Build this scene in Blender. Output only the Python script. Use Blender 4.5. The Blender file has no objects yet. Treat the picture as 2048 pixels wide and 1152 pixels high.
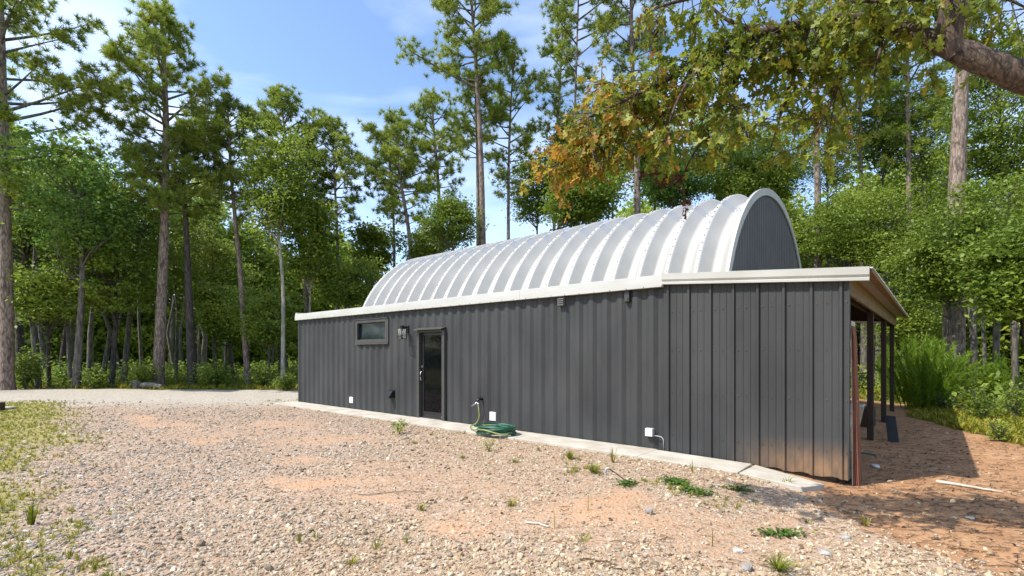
import bpy, bmesh, math, random
import numpy as np
from mathutils import Vector

# ------------------------------------------------------------------ camera, sky, sun, exposure
scene = bpy.context.scene
COL = scene.collection
EYE, FPX, CX, HY = 1.55, 988.0, 1024.0, 707.0
cam = bpy.data.cameras.new('camera')
cam.sensor_width = 36.0
cam.lens = 36.0 * FPX / 2048.0
cam.shift_y = (HY - 576.0) / 2048.0
cam.clip_start, cam.clip_end = 0.05, 2000.0
camo = bpy.data.objects.new('camera', cam)
COL.objects.link(camo)
camo.location = (0, 0, EYE)
camo.rotation_euler = (math.radians(90), 0, 0)
scene.camera = camo

SUN_EL, SUN_ROT = math.radians(54), math.radians(252)
world = bpy.data.worlds.new('World')
scene.world = world
world.use_nodes = True
wn, wl = world.node_tree.nodes, world.node_tree.links
wn.clear()
sky = wn.new('ShaderNodeTexSky')
sky.sky_type = 'NISHITA'
sky.sun_disc = False
sky.sun_elevation, sky.sun_rotation = SUN_EL, SUN_ROT
sky.air_density, sky.dust_density, sky.ozone_density = 1.0, 0.6, 3.0
tc = wn.new('ShaderNodeTexCoord')
mp = wn.new('ShaderNodeMapping')
mp.inputs['Scale'].default_value = (1.3, 2.2, 5.0)
mp.inputs['Rotation'].default_value = (0.0, math.radians(-14), 0.3)
mp.inputs['Location'].default_value = (0.35, 0.2, 0.15)
cl = wn.new('ShaderNodeTexNoise')
cl.inputs['Scale'].default_value = 1.35
cl.inputs['Detail'].default_value = 7.0
cl.inputs['Roughness'].default_value = 0.52
cl.inputs['Distortion'].default_value = 0.35
cr = wn.new('ShaderNodeValToRGB')
cr.color_ramp.elements[0].position = 0.38
cr.color_ramp.elements[0].color = (0, 0, 0, 1)
cr.color_ramp.elements[1].position = 0.80
cr.color_ramp.elements[1].color = (0.62, 0.62, 0.62, 1)
mx = wn.new('ShaderNodeMix')
mx.data_type = 'RGBA'
mx.inputs['B'].default_value = (6.2, 6.7, 8.0, 1)
bg = wn.new('ShaderNodeBackground')
bg.inputs['Strength'].default_value = 0.15
wo = wn.new('ShaderNodeOutputWorld')
wl.new(tc.outputs['Generated'], mp.inputs['Vector'])
wl.new(mp.outputs['Vector'], cl.inputs['Vector'])
wl.new(cl.outputs['Fac'], cr.inputs['Fac'])
wl.new(cr.outputs['Color'], mx.inputs['Factor'])
wl.new(sky.outputs['Color'], mx.inputs['A'])
wl.new(mx.outputs['Result'], bg.inputs['Color'])
wl.new(bg.outputs['Background'], wo.inputs['Surface'])

sl = bpy.data.lights.new('sun', 'SUN')
sl.energy, sl.angle, sl.color = 3.3, math.radians(0.53), (1.0, 0.955, 0.88)
suno = bpy.data.objects.new('sun', sl)
COL.objects.link(suno)
sdir = Vector((math.sin(SUN_ROT) * math.cos(SUN_EL), math.cos(SUN_ROT) * math.cos(SUN_EL), math.sin(SUN_EL)))
suno.rotation_euler = sdir.to_track_quat('Z', 'Y').to_euler()
suno.location = sdir * 60
vs = scene.view_settings
vs.view_transform, vs.look, vs.gamma, vs.exposure = 'Standard', 'None', 1.0, 0.95
scene.cycles.use_denoising = True
scene.cycles.max_bounces = 7
scene.cycles.transparent_max_bounces = 8
scene.cycles.transmission_bounces = 4

# ------------------------------------------------------------------ helpers
RNG = np.random.default_rng(7)
P0 = np.array([-6.755, 15.63])
D1 = np.array([0.7594, -0.6507])      # along the long wall, towards the right
D2 = np.array([0.6507, 0.7594])       # away from the camera, into the building
ROTB = math.atan2(D1[1], D1[0])


def sstep(a, b, x):
    u = np.clip((np.asarray(x, float) - a) / (b - a), 0, 1)
    return u * u * (3 - 2 * u)


def st_of(x, y):
    dx, dy = np.asarray(x) - P0[0], np.asarray(y) - P0[1]
    return dx * D1[0] + dy * D1[1], dx * D2[0] + dy * D2[1]


def toW(s, t, z=0.0):
    return Vector((P0[0] + s * D1[0] + t * D2[0], P0[1] + s * D1[1] + t * D2[1], z))


def gz(x, y):
    s, t = st_of(x, y)
    und = 0.018 * np.sin(x * 1.3 + 0.7 * y) * np.sin(y * 1.1 - 0.4 * x) + 0.012 * np.sin(x * 3.1 - 1.0) * np.sin(y * 2.7 + x)
    free = np.maximum(sstep(-0.8, -1.8, t), np.maximum(sstep(14.4, 15.5, s), sstep(-0.6, -2.0, s)))
    drop = -0.11 * sstep(13.1, 14.5, s) - 0.01 * sstep(-1.0, -0.3, t)
    far = 0.25 * sstep(24, 60, y)
    return und * free + drop + far


def P(px, py, Y):
    return np.array([(px - CX) / FPX * Y, Y, EYE + (HY - py) / FPX * Y])


def on_ground(px, py):
    z = 0.0
    for _ in range(12):
        Y = (EYE - z) * FPX / (py - HY)
        X = (px - CX) / FPX * Y
        z = float(gz(X, Y))
    return np.array([X, Y, z])


def np_mesh(name, V, F3=None, F4=None, smooth=False):
    V = np.ascontiguousarray(V, dtype=np.float32)
    F3 = np.zeros((0, 3), np.int32) if F3 is None else np.asarray(F3, np.int32)
    F4 = np.zeros((0, 4), np.int32) if F4 is None else np.asarray(F4, np.int32)
    m = bpy.data.meshes.new(name)
    m.vertices.add(len(V))
    m.vertices.foreach_set('co', V.ravel())
    loops = np.concatenate([F3.ravel(), F4.ravel()])
    m.loops.add(len(loops))
    m.loops.foreach_set('vertex_index', loops)
    n3, n4 = len(F3), len(F4)
    starts = np.concatenate([np.arange(n3) * 3, n3 * 3 + np.arange(n4) * 4]).astype(np.int32)
    m.polygons.add(n3 + n4)
    m.polygons.foreach_set('loop_start', starts)
    if smooth:
        m.polygons.foreach_set('use_smooth', np.ones(n3 + n4, bool))
    m.update(calc_edges=True)
    return m


class MB:
    """collects shapes into one mesh"""

    def __init__(self):
        self.v, self.f = [], []

    def add(self, vs, fs):
        o = len(self.v)
        self.v += [tuple(map(float, p)) for p in vs]
        self.f += [tuple(i + o for i in f) for f in fs]
        return self

    def box(self, x0, x1, y0, y1, z0, z1):
        return self.add([(x0, y0, z0), (x1, y0, z0), (x1, y1, z0), (x0, y1, z0), (x0, y0, z1), (x1, y0, z1), (x1, y1, z1), (x0, y1, z1)],
                        [(0, 3, 2, 1), (4, 5, 6, 7), (0, 1, 5, 4), (1, 2, 6, 5), (2, 3, 7, 6), (3, 0, 4, 7)])

    def hexa(self, a, b):
        """two quads a (bottom) and b (top), same winding"""
        return self.add(list(a) + list(b), [(0, 3, 2, 1), (4, 5, 6, 7), (0, 1, 5, 4), (1, 2, 6, 5), (2, 3, 7, 6), (3, 0, 4, 7)])

    def sweep(self, prof, A, B, dA=None, dB=None):
        """extrude a closed (y,z) profile along x from A to B; dA/dB offset z at the ends"""
        n = len(prof)
        vs = [(A, y, z + (dA or 0)) for y, z in prof] + [(B, y, z + (dB or 0)) for y, z in prof]
        fs = [(i, (i + 1) % n, n + (i + 1) % n, n + i) for i in range(n)]
        fs += [tuple(reversed(range(n))), tuple(range(n, 2 * n))]
        return self.add(vs, fs)

    def tube(self, pts, r, n=8, cap=True):
        V, F4 = tube_np(np.array(pts, float), np.array(r if np.ndim(r) else [r] * len(pts), float), n)
        fs = [tuple(q) for q in F4.tolist()]
        if cap:
            k = len(pts)
            fs += [tuple(reversed(range(n))), tuple(range((k - 1) * n, k * n))]
        return self.add(V.tolist(), fs)

    def build(self, name, mat, parent=None, bevel=0.0, smooth=False):
        m = bpy.data.meshes.new(name)
        m.from_pydata(self.v, [], self.f)
        if bevel:
            bm = bmesh.new()
            bm.from_mesh(m)
            bmesh.ops.bevel(bm, geom=list(bm.edges), offset=bevel, segments=1, affect='EDGES', clamp_overlap=True)
            bm.to_mesh(m)
            bm.free()
        if smooth:
            m.polygons.foreach_set('use_smooth', [True] * len(m.polygons))
        return link(name, m, mat, parent)


def tube_np(pts, r, n=8, wob=0.0, rng=None):
    pts = np.asarray(pts, float)
    k = len(pts)
    tan = np.gradient(pts, axis=0)
    tan /= np.linalg.norm(tan, axis=1, keepdims=True) + 1e-9
    ref = np.array([0, 0, 1.0]) if abs(tan[:, 2]).mean() < 0.8 else np.array([1.0, 0, 0])
    a = np.cross(tan, ref)
    a /= np.linalg.norm(a, axis=1, keepdims=True) + 1e-9
    b = np.cross(tan, a)
    th = np.linspace(0, 2 * math.pi, n, endpoint=False)
    rr = np.asarray(r)[:, None] * np.ones(n)[None]
    if wob and rng is not None:
        rr = rr * (1 + wob * rng.normal(size=rr.shape))
    V = pts[:, None] + a[:, None] * (np.cos(th)[None, :, None] * rr[..., None]) + b[:, None] * (np.sin(th)[None, :, None] * rr[..., None])
    i = np.arange(k - 1)[:, None] * n
    j = np.arange(n)[None]
    F = np.stack([i + j, i + (j + 1) % n, i + n + (j + 1) % n, i + n + j], -1).reshape(-1, 4)
    return V.reshape(-1, 3), F


class NB:
    """collects numpy pieces into one mesh"""

    def __init__(self):
        self.V, self.F3, self.F4, self.n = [], [], [], 0

    def add(self, V, F3=None, F4=None):
        if F3 is not None and len(F3):
            self.F3.append(np.asarray(F3) + self.n)
        if F4 is not None and len(F4):
            self.F4.append(np.asarray(F4) + self.n)
        self.V.append(V)
        self.n += len(V)

    def mesh(self, name, smooth=False):
        return np_mesh(name, np.concatenate(self.V), np.concatenate(self.F3) if self.F3 else None,
                       np.concatenate(self.F4) if self.F4 else None, smooth)


def link(name, mesh, mat=None, parent=None, loc=None):
    o = bpy.data.objects.new(name, mesh)
    COL.objects.link(o)
    if mat is not None and mesh is not None and not mesh.materials:
        mesh.materials.append(mat)
    if parent is not None:
        o.parent = parent
    if loc is not None:
        o.location = loc
    return o


def tag(o, label, cat, group=None, kind=None):
    if label:
        o['label'] = label
    if cat:
        o['category'] = cat
    if group:
        o['group'] = group
    if kind:
        o['kind'] = kind
    return o


def thing(name, label, cat, loc=(0, 0, 0), rz=0.0, group=None):
    o = bpy.data.objects.new(name, None)
    COL.objects.link(o)
    o.empty_display_size = 0.2
    o.location = tuple(float(c) for c in loc)
    o.rotation_euler = (0, 0, rz)
    return tag(o, label, cat, group)


# ------------------------------------------------------------------ materials
def mat(name, c1, c2=None, rough=0.6, metal=0.0, scale=6.0, stretch=(1, 1, 1), bump=0.0, bscale=40.0, detail=6.0, lo=0.35, hi=0.65, spec=0.5, rvar=0.0):
    m = bpy.data.materials.new(name)
    m.use_nodes = True
    n, l = m.node_tree.nodes, m.node_tree.links
    b = n['Principled BSDF']
    b.inputs['Roughness'].default_value = rough
    b.inputs['Metallic'].default_value = metal
    b.inputs['Specular IOR Level'].default_value = spec
    t = n.new('ShaderNodeTexCoord')
    g = n.new('ShaderNodeMapping')
    g.inputs['Scale'].default_value = stretch
    l.new(t.outputs['Object'], g.inputs['Vector'])
    z = n.new('ShaderNodeTexNoise')
    z.inputs['Scale'].default_value = scale
    z.inputs['Detail'].default_value = detail
    l.new(g.outputs['Vector'], z.inputs['Vector'])
    r = n.new('ShaderNodeValToRGB')
    r.name = 'ramp'
    r.color_ramp.elements[0].position, r.color_ramp.elements[1].position = lo, hi
    r.color_ramp.elements[0].color = (*c1, 1)
    r.color_ramp.elements[1].color = (*(c2 or tuple(min(1, c * 1.15) for c in c1)), 1)
    l.new(z.outputs['Fac'], r.inputs['Fac'])
    l.new(r.outputs['Color'], b.inputs['Base Color'])
    if rvar:
        mr = n.new('ShaderNodeMapRange')
        mr.inputs['To Min'].default_value = rough - rvar
        mr.inputs['To Max'].default_value = rough + rvar
        l.new(z.outputs['Fac'], mr.inputs['Value'])
        l.new(mr.outputs['Result'], b.inputs['Roughness'])
    if bump:
        z2 = n.new('ShaderNodeTexNoise')
        z2.inputs['Scale'].default_value = bscale
        z2.inputs['Detail'].default_value = 5
        l.new(g.outputs['Vector'], z2.inputs['Vector'])
        bp = n.new('ShaderNodeBump')
        bp.inputs['Strength'].default_value = bump
        bp.inputs['Distance'].default_value = 0.02
        l.new(z2.outputs['Fac'], bp.inputs['Height'])
        l.new(bp.outputs['Normal'], b.inputs['Normal'])
    return m


def leaf_mat(name, cols, trans=0.35, rough=0.5, attr=None, big=0.0):
    m = bpy.data.materials.new(name)
    m.use_nodes = True
    n, l = m.node_tree.nodes, m.node_tree.links
    b = n['Principled BSDF']
    b.inputs['Roughness'].default_value = rough
    b.inputs['Specular IOR Level'].default_value = 0.35
    if attr:
        a = n.new('ShaderNodeAttribute')
        a.attribute_name = attr
        src = a.outputs['Color']
    else:
        g = n.new('ShaderNodeNewGeometry')
        fac = g.outputs['Random Per Island']
        if big:
            z = n.new('ShaderNodeTexNoise')
            z.inputs['Scale'].default_value = big
            z.inputs['Detail'].default_value = 1.5
            l.new(g.outputs['Position'], z.inputs['Vector'])
            mm = n.new('ShaderNodeMath')
            mm.operation = 'MULTIPLY_ADD'
            mm.inputs[1].default_value = 0.45
            l.new(g.outputs['Random Per Island'], mm.inputs[0])
            m2 = n.new('ShaderNodeMapRange')
            m2.inputs['From Min'].default_value = 0.32
            m2.inputs['From Max'].default_value = 0.68
            m2.inputs['To Max'].default_value = 0.55
            l.new(z.outputs['Fac'], m2.inputs['Value'])
            l.new(m2.outputs['Result'], mm.inputs[2])
            fac = mm.outputs[0]
        r = n.new('ShaderNodeValToRGB')
        e = r.color_ramp.elements
        while len(e) < len(cols):
            e.new(0.5)
        for i, c in enumerate(cols):
            e[i].position = i / (len(cols) - 1)
            e[i].color = (*c, 1)
        l.new(fac, r.inputs['Fac'])
        src = r.outputs['Color']
    l.new(src, b.inputs['Base Color'])
    tr = n.new('ShaderNodeBsdfTranslucent')
    l.new(src, tr.inputs['Color'])
    mixs = n.new('ShaderNodeMixShader')
    mixs.inputs['Fac'].default_value = trans
    out = n['Material Output']
    l.new(b.outputs['BSDF'], mixs.inputs[1])
    l.new(tr.outputs['BSDF'], mixs.inputs[2])
    l.new(mixs.outputs['Shader'], out.inputs['Surface'])
    return m


def bark_mat(name, c1, c2, scale=5.0):
    m = bpy.data.materials.new(name)
    m.use_nodes = True
    n, l = m.node_tree.nodes, m.node_tree.links
    b = n['Principled BSDF']
    b.inputs['Roughness'].default_value = 0.9
    t = n.new('ShaderNodeTexCoord')
    g = n.new('ShaderNodeMapping')
    g.inputs['Scale'].default_value = (1, 1, 0.3)
    l.new(t.outputs['Object'], g.inputs['Vector'])
    zd = n.new('ShaderNodeTexNoise')
    zd.inputs['Scale'].default_value = scale * 2.5
    zd.inputs['Detail'].default_value = 4
    l.new(g.outputs['Vector'], zd.inputs['Vector'])
    va = n.new('ShaderNodeVectorMath')
    va.operation = 'MULTIPLY_ADD'
    va.inputs[1].default_value = (0.22 / scale * 3, 0.22 / scale * 3, 0.22 / scale * 3)
    l.new(zd.outputs['Color'], va.inputs[0])
    l.new(g.outputs['Vector'], va.inputs[2])
    v = n.new('ShaderNodeTexVoronoi')
    v.inputs['Scale'].default_value = scale * 4.5
    z = n.new('ShaderNodeTexNoise')
    z.inputs['Scale'].default_value = scale * 5
    z.inputs['Detail'].default_value = 8
    z.inputs['Roughness'].default_value = 0.7
    l.new(va.outputs[0], v.inputs['Vector'])
    l.new(g.outputs['Vector'], z.inputs['Vector'])
    mr = n.new('ShaderNodeMapRange')
    mr.inputs['From Min'].default_value = 0.85
    mr.inputs['From Max'].default_value = 0.25
    mr.inputs['To Min'].default_value = 0.25
    l.new(v.outputs['Distance'], mr.inputs['Value'])
    mu = n.new('ShaderNodeMath')
    mu.operation = 'MULTIPLY'
    l.new(mr.outputs['Result'], mu.inputs[0])
    l.new(z.outputs['Fac'], mu.inputs[1])
    r = n.new('ShaderNodeValToRGB')
    r.color_ramp.elements[0].color = (*c1, 1)
    r.color_ramp.elements[1].color = (*c2, 1)
    r.color_ramp.elements[0].position = 0.08
    r.color_ramp.elements[1].position = 0.62
    l.new(mu.outputs[0], r.inputs['Fac'])
    l.new(r.outputs['Color'], b.inputs['Base Color'])
    bp = n.new('ShaderNodeBump')
    bp.inputs['Strength'].default_value = 0.8
    bp.inputs['Distance'].default_value = 0.03
    l.new(mu.outputs[0], bp.inputs['Height'])
    l.new(bp.outputs['Normal'], b.inputs['Normal'])
    return m


M = {}
M['paint'] = mat('dark_grey_paint', (0.031, 0.0315, 0.031), (0.049, 0.0495, 0.0485), rough=0.6, scale=1.3, stretch=(1, 1, 0.5), bump=0.12, bscale=9, rvar=0.08)
M['trimgrey'] = mat('grey_trim', (0.055, 0.053, 0.048), (0.072, 0.07, 0.063), rough=0.5, scale=3)
M['white'] = mat('white_trim_metal', (0.44, 0.43, 0.39), (0.51, 0.50, 0.46), rough=0.45, scale=1.2, stretch=(1, 1, 3))
M['galv'] = mat('galvalume_arch', (0.40, 0.386, 0.352), (0.46, 0.445, 0.41), rough=0.5, metal=0.15, scale=1.2, stretch=(1, 1, 1), rvar=0.06)
M['galv2'] = mat('galvanised_flange', (0.34, 0.345, 0.35), (0.4, 0.405, 0.41), rough=0.5, metal=0.2, scale=2)
M['bolt'] = mat('zinc_bolt', (0.07, 0.07, 0.07), (0.12, 0.12, 0.12), rough=0.5, metal=0.5)
M['endwall'] = mat('charcoal_sheet', (0.062, 0.060, 0.055), (0.08, 0.078, 0.072), rough=0.5, scale=2)
M['black'] = mat('black_aluminium', (0.008, 0.008, 0.009), (0.014, 0.014, 0.015), rough=0.35)
M['glass'] = mat('dark_tinted_glass', (0.002, 0.0025, 0.004), (0.003, 0.004, 0.006), rough=0.04, spec=0.18)
M['wglass'] = mat('window_glass', (0.006, 0.012, 0.02), (0.012, 0.02, 0.03), rough=0.06, spec=0.45, scale=5)
M['steel'] = mat('brushed_steel', (0.5, 0.5, 0.5), (0.6, 0.6, 0.6), rough=0.3, metal=0.9)
M['plastic'] = mat('white_plastic', (0.74, 0.74, 0.72), (0.8, 0.8, 0.78), rough=0.45)
M['greyplast'] = mat('grey_plastic', (0.33, 0.33, 0.32), (0.4, 0.4, 0.39), rough=0.5)
M['concrete'] = mat('pale_concrete', (0.34, 0.29, 0.22), (0.52, 0.485, 0.41), rough=0.85, scale=2.5, detail=12, bump=0.3, bscale=60, lo=.25, hi=.7)
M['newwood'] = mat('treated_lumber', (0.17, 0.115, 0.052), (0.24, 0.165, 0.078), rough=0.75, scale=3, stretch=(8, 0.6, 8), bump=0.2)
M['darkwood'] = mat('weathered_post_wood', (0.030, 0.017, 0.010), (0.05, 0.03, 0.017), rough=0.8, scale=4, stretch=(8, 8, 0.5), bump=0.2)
M['redwood'] = mat('rust_red_board', (0.15, 0.045, 0.022), (0.24, 0.085, 0.045), rough=0.8, scale=4, stretch=(6, 6, 0.6), bump=0.2)
M['cream'] = mat('cream_paint', (0.5, 0.46, 0.36), (0.58, 0.54, 0.44), rough=0.6)
M['palewood'] = mat('pale_plank', (0.42, 0.32, 0.19), (0.5, 0.4, 0.26), rough=0.7, stretch=(6, 6, 0.5))
M['hose'] = mat('green_hose', (0.012, 0.075, 0.045), (0.02, 0.11, 0.06), rough=0.4, scale=3)
M['hosey'] = mat('yellow_green_hose', (0.2, 0.24, 0.06), (0.28, 0.32, 0.09), rough=0.45)
M['bluepipe'] = mat('blue_green_pipe', (0.05, 0.16, 0.17), (0.07, 0.2, 0.2), rough=0.4)
M['rock'] = mat('grey_rock', (0.22, 0.19, 0.16), (0.42, 0.39, 0.36), rough=0.85, scale=9, bump=0.5, bscale=25)
M['whiterock'] = mat('white_rock', (0.55, 0.55, 0.53), (0.7, 0.7, 0.68), rough=0.8, scale=9, bump=0.4, bscale=25)
M['drystick'] = mat('bleached_wood', (0.42, 0.36, 0.28), (0.6, 0.55, 0.46), rough=0.8, scale=7)
M['log'] = mat('weathered_log', (0.14, 0.12, 0.10), (0.28, 0.25, 0.21), rough=0.9, scale=5, bump=0.5)
M['pinebark'] = bark_mat('pine_bark', (0.06, 0.04, 0.03), (0.36, 0.27, 0.21), 3.2)
M['darkbark'] = bark_mat('dark_bark', (0.018, 0.014, 0.012), (0.11, 0.085, 0.068), 3.2)
M['greybark'] = bark_mat('grey_bark', (0.05, 0.043, 0.034), (0.21, 0.18, 0.145), 2.2)
M['palebark'] = bark_mat('pale_bark', (0.2, 0.18, 0.14), (0.48, 0.44, 0.36), 2.0)
M['oakbark'] = bark_mat('oak_bark', (0.014, 0.009, 0.007), (0.17, 0.115, 0.082), 8.0)
M['needle'] = leaf_mat('pine_needles', [(0.115, 0.175, 0.025), (0.258, 0.326, 0.044), (0.464, 0.490, 0.077)], trans=0.45, big=0.5)
M['needle2'] = leaf_mat('pine_needles_bluish', [(0.108, 0.161, 0.035), (0.223, 0.289, 0.056), (0.402, 0.431, 0.081)], trans=0.45, big=0.5)
M['leafdark'] = leaf_mat('dark_leaves', [(0.076, 0.146, 0.034), (0.149, 0.259, 0.046), (0.279, 0.398, 0.064)], trans=0.48, big=0.6)
M['leafmid'] = leaf_mat('mid_green_leaves', [(0.099, 0.156, 0.025), (0.201, 0.281, 0.036), (0.368, 0.427, 0.062)], trans=0.48, big=0.6)
M['leaflight'] = leaf_mat('light_green_leaves', [(0.108, 0.161, 0.022), (0.198, 0.276, 0.036), (0.340, 0.392, 0.056)], trans=0.50, big=0.6)
M['leafyel'] = leaf_mat('yellow_green_leaves', [(0.114, 0.157, 0.020), (0.215, 0.278, 0.034), (0.354, 0.363, 0.061)], trans=0.50, big=0.6)
M['farleaf'] = leaf_mat('far_wood_leaves', [(0.14, 0.21, 0.03), (0.30, 0.38, 0.05), (0.54, 0.57, 0.084)], trans=0.50, big=0.28)
M['fern'] = leaf_mat('feathery_green', [(0.14, 0.24, 0.018), (0.22, 0.34, 0.03), (0.32, 0.43, 0.05)], trans=0.5)
M['grass'] = leaf_mat('grass_blades', [(0.136, 0.166, 0.011), (0.270, 0.276, 0.020), (0.502, 0.359, 0.055)], trans=0.40)
M['grassgreen'] = leaf_mat('green_blades', [(0.114, 0.161, 0.012), (0.194, 0.228, 0.020), (0.319, 0.295, 0.030)], trans=0.40)
M['clover'] = leaf_mat('clover_leaves', [(0.045, 0.10, 0.012), (0.075, 0.145, 0.016), (0.11, 0.18, 0.022)], trans=0.3)
M['oakleaf'] = leaf_mat('oak_leaves', None, trans=0.52, attr='leafcol')
M['litter'] = mat('dry_litter', (0.055, 0.032, 0.018), (0.20, 0.12, 0.06), rough=0.9, scale=30)

# ------------------------------------------------------------------ ground
_ell = {}


def ellipses(x, y, specs):
    if id(specs) not in _ell:
        lst = []
        for (px, py, rx, ry, amp) in specs:
            c, a, b = on_ground(px, py), on_ground(px + rx, py), on_ground(px, py - ry)
            lst.append((c[0], c[1], abs(a[0] - c[0]), abs(b[1] - c[1]), amp))
        _ell[id(specs)] = lst
    w = np.zeros(np.shape(x))
    wx = x + .22 * np.sin(2.9 * y + 1.1 * x) + .10 * np.sin(7.3 * y - 3 * x)
    wy = y + .20 * np.sin(2.6 * x - .8 * y) + .10 * np.sin(6.1 * x + 4 * y)
    for (cx, cy, sx, sy, amp) in _ell[id(specs)]:
        dx = (wx - cx) - cx / cy * (wy - cy)
        d = np.sqrt((dx / sx) ** 2 + ((wy - cy) / sy) ** 2)
        w = np.maximum(w, amp * sstep(1.7, 0.0, d))
    return w


SAND = [(270, 838, 50, 8, .8), (330, 850, 60, 9, .8), (400, 885, 60, 8, .8), (560, 850, 110, 14, .65), (640, 880, 130, 16, .62), (660, 960, 120, 14, .9),
        (560, 925, 90, 10, .7), (780, 1010, 90, 14, .9), (900, 1035, 90, 15, .95), (960, 1050, 90, 14, .8), (1210, 1010, 100, 24, 1.0),
        (1260, 1050, 110, 22, 1.0), (1330, 1040, 90, 18, .9), (1150, 975, 60, 9, .6), (1450, 1035, 90, 12, .7), (1560, 1040, 90, 14, .8),
        (1330, 1045, 380, 60, .62), (820, 965, 420, 50, .5), (1040, 1030, 320, 45, .58), (420, 870, 260, 26, .45), (1500, 1000, 200, 30, .5), (745, 925, 110, 12, .55), (1210, 1095, 60, 12, .7), (620, 870, 60, 8, .6), (1000, 905, 90, 8, .5)]
GRASSP = [(60, 850, 110, 40, 1.0), (20, 910, 70, 45, 1.0), (20, 980, 50, 30, .9), (30, 1030, 70, 24, .8), (150, 1070, 70, 26, .85), (110, 1130, 130, 34, 1.0),
          (30, 1100, 60, 30, .8), (235, 1080, 40, 16, .7), (270, 1110, 50, 24, .8), (260, 1150, 60, 22, .75), (200, 1040, 26, 8, .6), (105, 975, 26, 9, .7),
          (1140, 915, 30, 12, .55), (1190, 945, 60, 14, .6), (1320, 968, 60, 9, .65), (1390, 985, 90, 11, .6), (1560, 1140, 50, 12, .7),
          (580, 805, 70, 5, .5), (160, 806, 20, 3, .6), (120, 805, 16, 3, .6)]


def zones(x, y):
    s, t = st_of(x, y)
    n1 = np.sin(1.7 * x + 0.9 * y) * np.sin(1.3 * y - 0.7 * x + 1) * 0.5
    n2 = np.sin(4.1 * x - 2.3 * y) * np.sin(3.7 * y + 1.9 * x) * 0.5
    grass = ellipses(x, y, GRASSP)
    grass = np.maximum(grass, sstep(0.6, -1.2, x + 0.86 * y + 0.8 * n1 + 0.3) * sstep(17.0, 15.0, y) * 0.95)
    verge = sstep(20.0, 21.2, y + 0.05 * x) * sstep(1.0, -1.0, s)
    back = np.maximum(verge, sstep(12.5, 14.0, t))
    right = sstep(-0.5, 0.9, (t - 5.1) + 2.25 * (s - 16.5) + 0.6 * n1) * sstep(14.4, 15.0, s) * sstep(2.5, 3.5, t)
    forest = np.maximum(back, right)
    clay = sstep(2.7, 4.1, x + 0.5 * n1 + 0.25 * n2 - 0.02 * y) * sstep(12.6, 13.6, s + 0.2 * n2)
    clay = np.maximum(clay, sstep(12.0, 12.3, s) * sstep(-0.15, 0.05, t))
    drive = sstep(11.5, 17.5, y + 0.8 * n1) * (1 - forest)
    sand = ellipses(x, y, SAND) * (1 - grass)
    return grass, clay, sand, forest, drive


def axis(lo, hi, near_lo, near_hi, step):
    core = np.arange(near_lo, near_hi + 1e-6, step)
    k = 26
    g = (np.geomspace(1, 1 + (near_lo - lo), k) - 1)[1:]
    h = (np.geomspace(1, 1 + (hi - near_hi), k) - 1)[1:]
    return np.concatenate([(near_lo - g)[::-1], core, near_hi + h])


gx, gy = axis(-400, 400, -16, 12, 0.14), axis(-60, 500, 1.0, 24, 0.14)
XX, YY = np.meshgrid(gx, gy)
ZZ = gz(XX, YY)
nx, ny = len(gx), len(gy)
ii = (np.arange(ny - 1)[:, None] * nx + np.arange(nx - 1)[None]).ravel()
gm = np_mesh('ground', np.stack([XX, YY, ZZ], -1).reshape(-1, 3), None, np.stack([ii, ii + 1, ii + nx + 1, ii + nx], -1), smooth=True)
for nm, arr in zip(('z_grass', 'z_clay', 'z_sand', 'z_forest', 'z_drive'), zones(XX, YY)):
    at = gm.attributes.new(nm, 'FLOAT', 'POINT')
    at.data.foreach_set('value', arr.astype(np.float32).ravel())


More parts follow.
